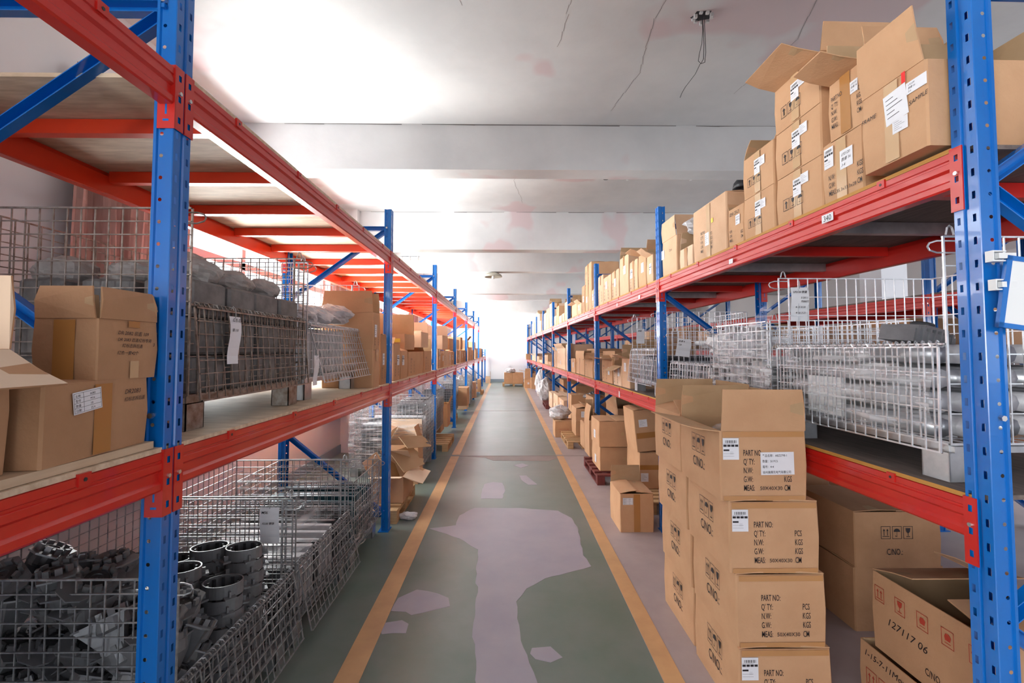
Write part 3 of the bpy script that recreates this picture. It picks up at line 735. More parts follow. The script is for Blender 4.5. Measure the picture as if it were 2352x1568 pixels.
bag('crumpled clear plastic spilling from the open box on the 340 rack top shelf', (rowx(1, 2.2, .24), 2.2, zz-.02), .13, .11, .07, foam, 4)
zz = ZRT
for i in range(2):
    kw = dict(flaps={'k': (60, .12), 'f': (120, .1), 'r': 80}) if i == 1 else {}
    sbox(1, zz, 1708, 445, 1779, 445, .34, .02, 't', ('lower', 'upper open')[i]+' white-labelled', cm=0, hh=.238, marks=icons3('l', -.10, .06, .04, ink, ('up1', 'glass', 'umb')), labels=[L_('l', .0, .15, .055, .085, 'bar'), L_('l', .05, .165, .05, .05, 'lines')], tapes='L', tm=tapec, **kw); zz += .2405
sbox(1, ZRT, 1672, 470, 1707, 455, .4, .02, 't', 'hand-lettered', cm=0, hh=.235, flaps={'r': (95, .2), 'k': 110}, marks=[('hand', 'l', 'IDR 23-2', -.07, .19, .03, 0, ink)]+stdtext('l', -.07, .03, .028)[:5], labels=[L_('l', .03, .15, .05, .06, 'note')])
sbox(1, ZRT, 1592, 492, 1668, 468, .36, .02, 't', 'battered', cm=2, marks=stdtext('l', -.12, .05, .032), labels=[L_('l', -.02, .13, .06, .09, 'lines'), L_('l', .06, .24, .03, .03, 'yellow')], tapes='L', tm=tapec)
sbox(1, ZRT, 1561, 545, 1590, 520, .3, .05, 't', 'small half-open', cm=3, hh=.17, flaps={'r': (95, .17), 'k': (85, .15)}, tapes='L')
sbox(1, ZRT, 1511, 520, 1553, 500, .42, .03, 't', 'tall open', cm=2, hh=.31, flaps={'l': (92, .17), 'f': (70, .2), 'r': (100, .2)}, labels=[L_('l', -.15, .2, .09, .08)], marks=[('text', 'l', '12pcs', .0, .2, .03, ink)])
bag('grey plastic bag bulging over open boxes past the battered box', (rowx(1, 3.6, .3), 3.58, ZRT+.26), .24, .16, .1, foam, 9)
# further bays, top shelf: (far px, top y, near px, look, kwargs)
def run(side, zb, shelf, items, u=.02):
    for it in items:
        pa, ya, pb, look = it[:4]; kw = dict(it[4]) if len(it) > 4 else {}
        yb = kw.pop('yb', ya-(pb-pa)*.5 if side > 0 and shelf == 't' else ya)
        n = kw.pop('n', 1); z = zb
        kw.setdefault('deep', R.uniform(.32, .45)); kw.setdefault('cm', R.choice((0, 2, 2, 3)))
        kw.setdefault('u', u+R.uniform(0, .03))
        A = on_plane(side, pa, ya, kw['u']); H_ = (A.z-zb)/n
        tall = abs(A.y-on_plane(side, pb, yb, kw['u']).y)
        face = 'l' if side > 0 else 'r'
        for i in range(n):
            k2 = dict(kw); fl = k2.pop('flaps', None)
            if fl and i == n-1: k2['flaps'] = fl
            lk = look if n == 1 else ('lower ' if i == 0 else 'upper ' if i == n-1 else 'middle ')+look
            if 'labels' not in k2 and R.random() < .6: k2['labels'] = [L_(face, R.uniform(-.25, .25)*tall, H_*R.uniform(.5, .75), min(.09, tall*.35), min(.1, H_*.4), R.choice(('lines', 'bar', 'note')))]
            if 'marks' not in k2 and R.random() < .6: k2['marks'] = stdtext(face, -tall*.38, H_*.12, min(H_*.13, tall*.11))
            if 'tapes' not in k2: k2['tapes'] = R.choice(('X', 'Y', 'F', 'XL', ''))
            sbox(side, z, pa, ya, pb, yb, shelf=shelf, look=lk, hh=H_, **k2); z += H_+.003
run(1, ZRT, 't', [
    (1485, 592, 1499, 'narrow', dict(flaps={'l': (150, .12), 'k': 95}, deep=.4)), (1466, 589, 1483, 'lidded', dict(flaps={'l': (168, .15), 'f': 95}, deep=.4)),
    (1446, 606, 1464, 'pale', {}), (1423, 597, 1443, 'tall', dict(flaps={'k': (80, .15), 'r': (90, .2), 'l': None})), (1405, 628, 1421, 'plain closed', {}), (1386, 641, 1403, 'warm brown', dict(deep=.45)),
    (1372, 640, 1385, 'slim', {}), (1359.5, 668, 1371, 'low slim', {}), (1343.5, 615, 1358, 'stacked', dict(n=2, deep=.45)), (1336.5, 660, 1343, 'thin dark', dict(cm=1)),
    (1326.5, 700, 1335.5, 'gaping', dict(flaps={'l': (140, .1), 'r': 100, 'k': 95})), (1313.5, 702, 1325.5, 'red-marked', dict(marks=icons3('f', -.1, .2, .06, redink, ('up2',)), flaps={'l': (172, .1), 'k': 80})), (1297, 696, 1312, 'white-labelled', dict(flaps={'k': (70, .1)})),
    (1290.5, 722, 1296, 'small', {}), (1284, 727, 1290, 'short pale', {}), (1278, 706, 1283.5, 'upright', dict(deep=.5)), (1272, 728, 1277.5, 'short', {}),
    (1262, 700, 1266.5, 'tall slim', dict(flaps={'k': 90})), (1255, 712, 1261, 'tall plain', {}), (1249, 722, 1254.5, 'mid-height', {}),
    (1240, 738, 1243, 'low', {}), (1234, 725, 1239.5, 'open dark', dict(flaps={'l': (150, .1), 'k': 90})), (1228, 740, 1233, 'small pale', {}), (1222, 744, 1227, 'square', {})], .03)
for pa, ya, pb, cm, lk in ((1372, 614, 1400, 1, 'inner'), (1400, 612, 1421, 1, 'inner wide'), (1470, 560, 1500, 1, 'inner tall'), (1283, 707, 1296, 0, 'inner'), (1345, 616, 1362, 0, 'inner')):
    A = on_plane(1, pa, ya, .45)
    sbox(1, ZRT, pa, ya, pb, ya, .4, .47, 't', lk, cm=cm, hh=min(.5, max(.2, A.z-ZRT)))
# big box behind the first post, top shelf
carton((rowx(1, 1.78, .72), 1.78, ZRT), .5, .52, .40, KR, cm=1, reg=(1, 't', 1.78, ZRT, 'large red-taped inner'), tapes='', marks=[('rect', 'f', -.25, .385, .25, .4, redtape)], labels=[L_('f', -.12, .12, .05, .018), L_('f', .02, .06, .2, .09)])

# ---- 340 rack, middle shelf ----
cg = 'zinc wire cages on the 340 rack middle shelf'
cage('zinc wire cage nearest the first blue post, full of film-wrapped tubes', 1, 1.50, ZRM, L=.90, D=.84, Hh=.82, hinge=.46, down=True, group=cg, u0=.045, gu=.052, gv=.098, flare=.005)
cage('low zinc cage draped in stretch film, beside the biggest shelf cage', 1, 2.46, ZRM, L=.58, D=.80, Hh=.60, hinge=.34, down=False, group=cg, u0=.03, film_on=[(-.03, .10, .6, .56)])
cage('low wire cage holding a grey bag, short of the second post', 1, 3.12, ZRM, L=.74, D=.80, Hh=.60, hinge=.34, down=True, group=cg, u0=.03, flare=.02)
cage('tall zinc cage standing just past the second blue post', 1, 4.27, ZRM, L=.78, D=.86, Hh=.80, hinge=.45, down=True, group=cg, u0=.04, flare=.04)
run(1, ZRM, 'm', [
    (1428, 822, 1446, 'half-open pale', dict(flaps={'l': (160, .14), 'f': (30, .1), 'k': 95}, deep=.4)), (1409, 838, 1427, 'low gaping', dict(flaps={'l': (205, .14), 'k': 60})),
    (1383, 824, 1406, 'tall creased', dict(flaps={'l': (172, .2), 'r': 100, 'f': (20, .1)}, deep=.42)), (1364, 829, 1382, 'torn', dict(flaps={'f': (150, .1), 'l': (40, .1)})),
    (1343.5, 825, 1361, 'square', dict(flaps={'l': (175, .05), 'f': 20})), (1322.5, 822, 1342, 'open', dict(flaps={'l': (88, .14), 'k': (70, .15), 'f': (60, .12)}, deep=.4)), (1312, 823, 1321, 'slim', {}),
    (1299.5, 792, 1311, 'stacked', dict(n=2, deep=.5)), (1279, 800, 1298, 'film-wrapped pale', dict(n=2, cm=3, flaps={'l': (130, .14), 'k': (120, .15)})), (1267, 806, 1278, 'brown', dict(flaps={'l': (120, .12)})),
    (1258.5, 830, 1266, 'slender', {}), (1251, 815, 1258, 'twin', dict(n=2)), (1245, 822, 1250.5, 'pale slim', dict(flaps={'l': (45, .1), 'k': 90})), (1239, 826, 1244.5, 'white-faced', dict(cm=3)),
    (1233, 818, 1238, 'stacked small', dict(n=2)), (1226, 812, 1232.5, 'white stacked', dict(n=2, cm=3)), (1219.5, 815, 1225.5, 'end-bay pale', dict(flaps={'l': (130, .1)})), (1214, 822, 1219, 'last', {})], .03)
carton((rowx(1, 5.8, .62), 5.8, ZRM), .5, .9, .34, KR, cm=1, flaps={'f': (95, .2), 'k': 90}, reg=(1, 'm', 5.8, ZRM, 'wide inner open'))
carton((rowx(1, 7.45, .60), 7.45, ZRM), .5, .8, .42, KR, cm=1, reg=(1, 'm', 7.3, ZRM, 'inner brown'))
carton((rowx(1, 8.9, .60), 8.9, ZRM), .5, .8, .46, KR, cm=1, reg=(1, 'm', 8.6, ZRM, 'printed inner'), marks=icons3('f', -.15, .28, .09))
carton((XR0-.02-KR*21.4, 21.5, ZRM), .3, .35, .26, KR, cm=0, reg=(1, 'm', 21.5, ZRM, 'overhanging end'))

# ---- window-side rack, middle shelf ----
cgl = 'wire cages on the window-side rack middle shelf'
cage('dark rusty wire cage of grey bundles on the window-side middle shelf', -1, 1.66, ZLM, L=.92, D=.80, Hh=.81, hinge=.46, down=True, wm=rust, bm=rust, group=cgl, u0=.10, flare=.03)
cage('silver wire cage of pale packages beside the rusty cage', -1, 2.70, ZLM, L=.94, D=.80, Hh=.81, hinge=.45, down=True, wm=zincw, group=cgl, u0=.13, flare=.10)
# near bay boxes by the first post
NB = 'cardboard boxes before the first window-side post'
t = carton((-1.05-.165/2-.02, 1.31, ZLM+.213), .165, .20, .165, 0, cm=1, label='closed upper box with handwriting, leaning on the first blue post', group=NB,
    flaps={'r': (84, .085), 'f': (90, .085), 'k': 90, 'l': 90}, tapes='F', marks=[('hand', 'r', 'DR 2082 前盖 109', -.045, .125, .014, -.03, ink), ('hand', 'r', 'DR 2083 后盖红标专用', -.045, .107, .012, -.03, ink), ('hand', 'r', '红标志拆后盖', -.03, .090, .012, -.03, ink), ('hand', 'r', '3', .08, .092, .014, 0, ink), ('hand', 'r', '红色一套42个', -.045, .070, .012, -.03, ink)]
    + [('rect', 'r', .025*0-.01, .145, .03, .163, tape), ('rect', 'r', 0.0, .002, .03, .05, tapec)])
carton((-1.05-.15, 1.215, ZLM+.022), .27, .33, .188, .06, cm=1, label='closed lower box with a table label, beside the first blue post', group=NB,
    tapes='R', marks=[('hand', 'r', 'DR2083', .07, .15, .018, 0, ink), ('hand', 'r', '红标志拆后盖', .07, .13, .013, 0, ink)], labels=[L_('r', -.05, .145, .085, .055, 'table', .12)])
build(MB().box(-1.06, .5, ZLM, -1.5, 1.40, ZLM+.021), 'plywood_sheet', ply); tag(bpy.data.objects['plywood_sheet'], 'thin plywood sheet lying under the boxes by the first post', 'plywood')
carton((-1.10-.24, .80, ZLM+.022), .48, .46, .275, 0, cm=1, label='open box with a pale raised flap and a drooping side flap', group=NB, flaps={'r': (-152+360, .16), 'k': (92, .165), 'l': 95}, inside=cbpale)
run(-1, ZLM, 'm', [
    (873, 722, 858, 'stacked open', dict(n=2, flaps={'l': 90, 'k': (90, .17), 'f': (90, .17)}, deep=.40, cm=0, u=.0)), (888, 770, 875, 'slim', dict(cm=1, deep=.3)),
    (919, 790, 905, 'tall dented', dict(flaps={'f': (30, .12)}, cm=0)), (936, 806, 921, 'plain', dict(cm=0, flaps={'r': (20, .1)})), (973, 807, 938, 'printed wide', dict(cm=0, flaps={'l': 90, 'k': 90})), (991, 806, 975, 'lifted-flap', dict(cm=0, flaps={'f': (150, .15), 'k': 90})),
    (1012, 802, 1005, 'narrow', {}), (1019, 812, 1013, 'low', dict(cm=0)), (1029, 806, 1020, 'plain slim', {}), (1036, 808, 1030, 'book-like', {}), (1043, 808, 1037, 'thin', {}),
    (1054, 806, 1050, 'dark slim', dict(cm=1)), (1059, 806, 1055, 'grey-banded', {}), (1064, 807, 1060, 'slotted', {}), (1071, 805, 1065, 'creased', dict(cm=1)),
    (1078, 800, 1075, 'tight', {}), (1084, 798, 1079, 'taller', dict(cm=0)), (1088, 804, 1085, 'low brown', {}), (1097, 800, 1092, 'far', dict(cm=0)), (1104, 800, 1099, 'far pale', {}), (1108, 800, 1105, 'farthest', {})], .02)
def upper(side, y, u, z, w, d, h, look, shelf='m', **kw):
    y0, y1 = clear_frames(side, y-d/2, y+d/2); y = (y0+y1)/2; d = y1-y0
    return carton((rowx(side, y, u+w/2), y, z), w, d, h, rowr(side), reg=(side, shelf, y, z, look), **kw)
upper(-1, 5.2, .05, ZLM+.30, .5, .5, .17, 'yellow-banded upper', cm=0, flaps={'k': 90, 'l': 90}, marks=[('rect', 'f', -.1, .08, .2, .12, yellow)])
upper(-1, 6.1, .04, ZLM+.33, .55, .5, .2, 'wide open upper', cm=3, flaps={'k': (88, .15), 'f': (5, .2), 'l': 90}, labels=[L_('f', .1, .1, .08, .05, 'yellow')], inside=cbpale)
upper(-1, 4.9, .45, ZLM, .45, .5, .62, 'tall inner', cm=0, flaps={'k': 80})
upper(-1, 8.2, .05, ZLM+.31, .5, .7, .24, 'pale upper', cm=3, inside=cbpale, flaps={'k': (90, .2)})
upper(-1, 9.1, .05, ZLM+.3, .5, .6, .22, 'brown upper', cm=0); upper(-1, 10.6, .08, ZLM+.31, .5, .6, .22, 'upper', cm=2); upper(-1, 11.5, .08, ZLM+.31, .5, .5, .3, 'inner upper', cm=1)
upper(-1, 13.2, .08, ZLM+.33, .5, .7, .25, 'dark upper', cm=1, flaps={'r': (130, .15)}); upper(-1, 16.3, .08, ZLM+.3, .5, .8, .28, 'far upper', cm=0)
for y in (5.9, 7.7, 8.6, 10.2, 11.3, 12.9, 14.1, 16.5, 18.7): upper(-1, y, .5, ZLM, .42, .7, R.uniform(.3, .5), R.choice(('inner plain', 'inner brown', 'inner tall')), cm=R.choice((0, 1, 2)))

# ---- stack of printed boxes in the aisle before the 340 rack ----
ST = 'printed boxes stacked in the aisle before the 340 rack'
lv = ('lowest', 'second', 'third', 'top open')
def printed(x0, y0, z, w, d, h, label, barcode=True, cn=False, **kw):
    mk = stdtext('f', -w/2+(.105 if not cn else .10), .045, .0385)
    if cn: mk = [q for q in mk if q[2] != 'PCS' and not (q[2] == 'KGS' and abs(q[4]-(.045+2*.0385)) < 1e-6)]
    mk += [('text', 'f', '50X40X30', -w/2+.172, .048, .023, ink)]
    mk += icons3('l', -.07, .165, .045, asp=1.5)+[('btext', 'l', 'C/NO.:', -.06, .095, .066, .68, ink)]
    lb = []
    if barcode: lb.append(L_('f', -w/2+.045, h-.078, .072, .095, 'bar'))
    if cn: lb.append(L_('f', .06, .165, .15, .10, 'cn', .015))
    return carton((x0+w/2, y0+d/2, z), w, d, h, 0, cm=0, label=label, group=ST, marks=mk, labels=lb, tapes='b', **kw)
bh = .3075
for i, (x0, w) in enumerate(((1.005, .40), (1.005, .39), (.985, .395))):
    printed(x0, 2.02+.01*i, i*(bh+.003), w, .455, bh, '%s printed box of the column facing the camera' % ('lowest barcode-labelled', 'second, unlabelled', 'third barcode-labelled')[i], barcode=i != 1)
printed(.955, 2.05, 3*(bh+.003), .385, .455, bh, 'open top box with white part-number sheet on the near column', cn=True, flaps={'f': (91, .185), 'k': (90, .17), 'l': (170, .17), 'r': (86, .16)})
for i, x0 in enumerate((1.02, 1.01, .99)):
    printed(x0, 2.53, i*(bh+.003), .39, .46, bh, '%s box of the column behind the near printed stack' % lv[i], barcode=False)
printed(.965, 2.54, 3*(bh+.003), .39, .43, bh, 'open top box with raised flap on the rear printed column', barcode=False, flaps={'k': (90, .175), 'r': (90, .17), 'f': (25, .16), 'l': (12, .17)})
bag('clear plastic bag of parts inside the open top printed box', (1.13, 2.28, 4*bh-.10), .13, .14, .055, film, 3)
o = build(MB().tube([(1.13, 2.33, 4*bh-.02), (1.135, 2.335, 4*bh+.035)], .005, 8), 'bolt_rod', zinc); tag(o, 'shiny bolt standing up out of the open printed box', 'bolt')

# ---- floor of the 340 rack, first bay ----
FB = 'boxes on the floor under the 340 rack, first bay'
def rp(side, y, u): return (rowx(side, y, u), y)
x, y = rp(1, 1.86, .24+.25)
carton((x, y, .0), .50, .62, .262, .0, cm=0, label='box with red symbols and handwriting at floor level by the post', group=FB, marks=[('hand', 'l', '1-15-7-11Mou=1651', .02-.3, .21, .038, 0, ink)]+icons3('l', -.27, .08, .06, redink, ('up2', 'glass', 'hand', 'umb')), flaps={'l': None, 'r': 20})
carton((x+.02, y-.03, .266), .50, .56, .335, .0, cm=0, label='open box marked with five red symbols, atop the floor box', group=FB,
    flaps={'k': (14, .2), 'r': (20, .24), 'f': (12, .22)}, marks=[('icon', 'l', k, -.26+.105*i, .215, .05, redink) for i, k in enumerate(('up2', 'glass', 'hand', 'hand', 'umb'))]+[('hand', 'l', '127117 06', -.20, .14, .045, -.05, ink), ('btext', 'l', 'C/NO.', -.02, .05, .04, .62, ink)])
x, y = rp(1, 2.90, .66+.25)
carton((x-.05, y, 0), .52, .5, .355, 0, cm=1, label='plain box under the box marked C/NO in the shade', group=FB)
carton((x-.05, y, .358), .50, .5, .31, 0, cm=1, label='closed box with arrow, umbrella and glass marks in shade', group=FB, marks=icons3('f', -.10, .16, .055)+[('btext', 'f', 'C/NO.:', -.07, .07, .05, .62, ink)])
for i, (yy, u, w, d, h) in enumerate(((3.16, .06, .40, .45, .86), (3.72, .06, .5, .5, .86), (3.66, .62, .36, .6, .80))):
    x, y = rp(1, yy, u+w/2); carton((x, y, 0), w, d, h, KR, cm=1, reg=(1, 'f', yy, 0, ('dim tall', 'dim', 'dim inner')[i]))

# ---- floor along the 340 rack, farther on ----
def fbox(px0, px1, ybot, ytop, look, d=.4, zb=0.0, rz=0, **kw):
    """camera-facing face between px0..px1, bottom row ybot at height zb, top row ytop"""
    A = on_z(px0, ybot, zb); B = on_z(px1, ybot, zb); w = max(.08, B.x-A.x); y = (A.y+B.y)/2
    h = H+(760.4-ytop)*0 - 0
    q = ray(px0, ytop); h = H+q.z*(y/q.y)-zb
    return carton(((A.x+B.x)/2, y+d/2, zb), w, d, max(.08, h), rz, reg=(1 if A.x > 0 else -1, 'f', y, zb, look), **kw)
fbox(1425, 1502, 1222, 1134, 'half-open standing', d=.38, cm=0, flaps={'k': (88, .16), 'l': (8, .15), 'r': (4, .15)}, labels=[L_('f', -.08, .27, .09, .06, 'table')], tapes='F')
pallet('low wooden pallet just behind the half-open standing box', (1.42, 4.85, 0), .5, .7)
build(MB().box(1.10, 4.72, .121, 1.30, 4.86, .15), 'paper_pad', paper); tag(bpy.data.objects['paper_pad'], 'white paper pad lying on the pallet behind the standing box', 'paper')
fbox(1470, 1513, 1122, 1040, 'tape-banded lower', d=.5, zb=.125, cm=0, labels=[L_('f', -.05, .12, .08, .09)], marks=[('rect', 'f', -.1, .2, .1, .25, tape)])
t = fbox(1464, 1520, 1040, 945, 'tilted tape-banded', d=.42, zb=.50, cm=0, labels=[L_('f', -.04, .3, .09, .08)], marks=[('rect', 'f', -.12, .14, .12, .2, tape)]); t.rotation_euler = (0, -.10, 0); t.location.z += .022
pallet('dark red pallet carrying two stacked brown boxes', (1.36, 5.95, 0), .56, .95, redwood)
fbox(1378, 1461, 1081, 1027, 'lower red-palleted', d=.5, zb=.125, cm=0, marks=[('icon', 'f', 'hand', .05, .1, .07, tapec)], labels=[L_('l', 0, .1, .1, .1)])
fbox(1376, 1458, 1026, 968, 'upper red-palleted', d=.5, zb=.425, cm=0, marks=[('icon', 'f', 'hand', .03, .1, .08, tapec)], labels=[L_('l', 0, .12, .1, .1)])
fbox(1354, 1376, 1049, 965, 'tall open', d=.4, zb=.13, cm=0, flaps={'l': (80, .2), 'k': (85, .25), 'r': 90})
pallet('pale pallet projecting under the twin boxes', (1.28, 7.95, 0), .56, .95)
fbox(1343, 1353, 1030, 973, 'slender', d=.35, zb=.13, cm=0)
fbox(1323, 1342, 1001, 968, 'lower twin', d=.5, zb=.13, cm=0); fbox(1323, 1366, 968, 938, 'upper white-labelled twin', d=.5, zb=.41, cm=0, labels=[L_('f', -.02, .12, .1, .1)], flaps={'l': (8, .2), 'r': (18, .2)})
fbox(1275, 1321, 1004, 968, 'lone bag-topped', d=.38, cm=0, marks=[('text', 'f', 'HANDLE WITH CARE', -.12, .14, .02, redink), ('text', 'f', '25KG 43x35', -.1, .09, .03, redink)])
bag('clear plastic bag heaped on the lone box by the floor line', (1.02, 8.75, .30), .2, .18, .13, foam, 12)
run(1, .13, 'f', [(1392, 925, 1430, 'rear open', dict(u=.35, cm=1, flaps={'l': (95, .2), 'k': 90})), (1300, 900, 1312, 'tall brown', dict(n=2, cm=0, u=0.0)), (1283, 912, 1297, 'pale', dict(n=2, u=-.08)), (1271, 902, 1281, 'mixed', dict(n=2, u=-.1)), (1259, 897, 1268, 'white-strapped', dict(n=2, u=-.1, cm=3)),
    (1345, 905, 1362, 'wide inner', dict(u=.25, cm=1, n=2))], .0)
for i, (yy, u) in enumerate(((10.25, -.15), (13.05, -.15), (11.5, -.1))):
    pallet('dark red pallet under boxes, %s along the 340 rack' % ('past the lone box', 'farthest', 'between the fourth and fifth posts')[i], (rowx(1, yy, u+.4), yy, 0), .8, 1.1, redwood, h=.12)
bag('white sack tied up on the floor beside the sixth post', (rowx(1, 14.7, .05), 14.7, 0), .24, .26, .36, foam, 21, 'sack', 'sack')
bag('grey film-wrapped sack slumped between far right posts', (rowx(1, 16.2, .15), 16.2, 0), .3, .3, .5, foam, 22, 'sack', 'sack')
bag('silvery parts heaped in the wide open floor box', (rowx(1, 8.9, .55), 8.9, .62), .3, .3, .1, greyc, 31, 'parts_heap', 'parts')
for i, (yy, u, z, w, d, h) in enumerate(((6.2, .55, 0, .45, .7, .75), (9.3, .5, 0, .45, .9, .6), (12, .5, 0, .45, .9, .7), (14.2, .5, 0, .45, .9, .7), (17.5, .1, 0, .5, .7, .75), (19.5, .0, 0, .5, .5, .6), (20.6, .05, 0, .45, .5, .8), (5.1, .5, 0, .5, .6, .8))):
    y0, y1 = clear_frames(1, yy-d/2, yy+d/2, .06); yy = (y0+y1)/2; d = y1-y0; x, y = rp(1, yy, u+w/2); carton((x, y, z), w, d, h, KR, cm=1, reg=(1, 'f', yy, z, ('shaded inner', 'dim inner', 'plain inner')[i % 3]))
# far end of the aisle
pallet('wooden pallet standing at the far end of the aisle', (.33, 20.8, 0), 1.0, .9)
fbox(1158, 1177, 880, 856, 'far palleted', d=.5, zb=.125, cm=0); fbox(1177.5, 1202, 880, 856, 'second far palleted', d=.5, zb=.125, cm=0)
bag('white plastic sheet flopped over the far pallet boxes', (.18, 20.65, .58), .22, .25, .12, foam, 41)
t = cage('wire cage standing behind the far pallet by the back wall', 1, 21.5, 0.0, L=.6, D=.9, Hh=.85, hinge=.45, down=False, u0=-.93)
fbox(1205, 1219, 891, 869, 'far square', d=.45, cm=0, labels=[L_('f', .03, .2, .08, .08)]); fbox(1220, 1231, 893, 868, 'far upright', d=.45, cm=0); fbox(1206, 1218, 869, 852, 'far flapped', d=.4, zb=.405, cm=0, flaps={'l': (170, .25), 'f': 95})
fbox(1115, 1126, 880, 865, 'end-of-line', d=.4, cm=3, flaps={'r': (88, .25)})

# ---- window-side rack, floor ----
cf = 'wire cages on the floor under the window-side rack'
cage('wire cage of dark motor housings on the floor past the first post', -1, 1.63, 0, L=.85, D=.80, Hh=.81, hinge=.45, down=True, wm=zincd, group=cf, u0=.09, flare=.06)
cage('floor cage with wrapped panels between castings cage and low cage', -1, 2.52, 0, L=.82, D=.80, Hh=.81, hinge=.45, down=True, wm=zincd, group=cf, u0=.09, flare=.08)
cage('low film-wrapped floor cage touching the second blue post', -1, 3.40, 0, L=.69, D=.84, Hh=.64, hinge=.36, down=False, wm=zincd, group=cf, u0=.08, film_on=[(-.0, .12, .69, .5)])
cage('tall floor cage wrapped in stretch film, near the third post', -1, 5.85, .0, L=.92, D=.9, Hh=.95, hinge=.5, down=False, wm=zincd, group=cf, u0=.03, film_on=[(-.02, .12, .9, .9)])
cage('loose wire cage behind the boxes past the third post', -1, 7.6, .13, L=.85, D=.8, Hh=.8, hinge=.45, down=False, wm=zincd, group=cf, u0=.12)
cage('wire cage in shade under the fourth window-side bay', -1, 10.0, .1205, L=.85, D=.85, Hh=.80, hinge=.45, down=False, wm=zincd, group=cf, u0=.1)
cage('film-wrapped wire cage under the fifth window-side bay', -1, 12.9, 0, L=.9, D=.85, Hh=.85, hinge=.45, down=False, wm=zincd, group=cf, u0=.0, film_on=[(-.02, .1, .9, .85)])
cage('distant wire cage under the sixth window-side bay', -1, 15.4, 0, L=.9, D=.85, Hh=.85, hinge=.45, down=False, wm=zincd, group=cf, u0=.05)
pallet('wooden pallet with torn wrapping just past the second post', (-1.37, 4.72, 0), .72, .85)
t = fbox(850, 925, 1155, 1095, 'torn-lidded', d=.5, zb=.125, cm=0, flaps={'r': (200, .2), 'f': (170, .14), 'k': (40, .3), 'l': 120}, inside=cbpale)
fbox(880, 960, 1112, 1022, 'big gaping', d=.30, zb=.0, cm=0, flaps={'k': (88, .27), 'l': (60, .2), 'r': (75, .22)}, inside=cbpale)
def tear(label, c, w, d, rx, ry, rz, seed):
    rr = random.Random(seed); mb = MB(); n = 9; top = []
    for i in range(n+1): top.append((-w/2+w*i/n, d/2+rr.uniform(-.03, .03)))
    pts = [(-w/2, -d/2), (w/2, -d/2)]+top[::-1]
    mb.poly([(p[0], p[1], .004) for p in pts]); mb.poly([(p[0], p[1], 0) for p in pts][::-1])
    for i in range(len(pts)): a = pts[i]; b = pts[(i+1) % len(pts)]; mb.quad((*a, 0), (*b, 0), (*b, .004), (*a, .004))
    o = build(mb, 'cardboard_scrap', cbin, loc=c, rot=(rx, ry, rz)); tag(o, label, 'cardboard'); return o
tear('torn cardboard scrap drooping over the pallet past the second post', (-1.03, 4.85, .47), .26, .32, .1, .75, -.5, 3)
tear('ragged cardboard strip hanging above the torn scrap', (-1.0, 5.05, .60), .2, .3, -.1, .5, -.8, 5)
tear('brown cardboard sheet leaning from the box beside the third post', (-1.16, 5.0, .28), .3, .3, 1.2, .2, 1.2, 8)
bag('crumpled white paper ball lying on the floor by the pallet', (-.93, 4.42, 0), .085, .05, .035, foam, 51, 'crumpled_paper', 'paper')
fbox(990, 1012, 994, 935, 'white-sheeted', d=.45, zb=.13, cm=0, labels=[L_('f', -.02, .35, .1, .12)], flaps={'k': (88, .15)}); fbox(1014, 1028, 980, 928, 'tall flapped', d=.4, zb=.13, cm=0, flaps={'r': (110, .15)})
pallet('wooden pallet beside the third blue post', (-1.3, 7.75, 0), .75, .9); pallet('wooden pallet under the shaded cage past the fourth post', (-1.52, 10.4, 0), .75, .9); pallet('farther wooden pallet along the window-side rack', (-1.25, 17.0, 0), .8, .9)
fbox(1047, 1073, 932, 892, 'dark-sided', d=.6, zb=.3, cm=0); fbox(1048, 1072, 940, 922, 'film-covered low', d=.5, zb=.13, cm=3)
fbox(1083, 1092, 914, 878, 'white-wrapped tall', d=.5, zb=.1, cm=3); fbox(1096, 1103, 900, 872, 'far floor', d=.5, zb=.1, cm=0); fbox(1076, 1083, 918, 880, 'far shaded', d=.5, zb=.1, cm=1)
bag('white film-wrapped roll heap under the far window-side bays', (-1.35, 14.35, .0), .3, .3, .45, foam, 61, 'wrapped_bundle', 'bundle')
# small things round the first 340 post: clipboard, number tags, cards
def tagp(label, side, y, z, w, h, txt=None, u=-.003):
    t = thing('number_tag', label, 'tag', (rowx(side, y, u), y, z), (0, 0, rowr(side)-side*math.pi/2))
    mb = MB(); mb.box(-w/2, -.0015, -h/2, w/2, 0, h/2); build(mb, 'tag_plate', paper, t)
    if txt:
        mb = MB(); vs, fs = text_mesh(txt, h*.95, ink, .0, 0)
        xm = max(v[0] for v in vs)/2
        for a, b in vs: mb.v.append(((a-xm)*.95, -.0022, b-h*.34))
        mb.f = [tuple(f) for f in fs]; mb.m = [0]*len(fs); build(mb, 'number', ink, t)
tagp('white tag reading 340 on the red top beam', 1, 1.96, 2.178, .068, .036, '340')
P = on_plane(1, 1680, 600); tagp('blank white tag on the top beam halfway to the second post', 1, P.y, P.z, .045, .03)
for px, py, w in ((1469, 682, .05), (1418, 700, .03), (1349, 726, .04), (1319, 737, .03)):
    P = on_plane(1, px, py); tagp('small white tag on the 340 rack top beam, %s' % {1469: 'past the second post', 1418: 'between second and third posts', 1349: 'past the third post', 1319: 'just before the fourth post'}[px], 1, P.y, P.z, w, .04)
for px, py in ((1423, 905), (1327, 874)):
    P = on_plane(1, px, py); tagp('pale strip on the middle beam, %s' % ('past the second post' if px > 1400 else 'past the third post'), 1, P.y, P.z, .04, .07)
cl = lambda px, py, Y: Vector((ray(px, py).x*Y/ray(px, py).y, Y, H+ray(px, py).z*Y/ray(px, py).y))
P = cl(2300, 668, 1.30)
t = thing('clipboard', 'blue framed whiteboard clipped to the first 340 rack post', 'board', P, (0, .16, -.1))
fr = MB(); w2, h2 = .14, .105
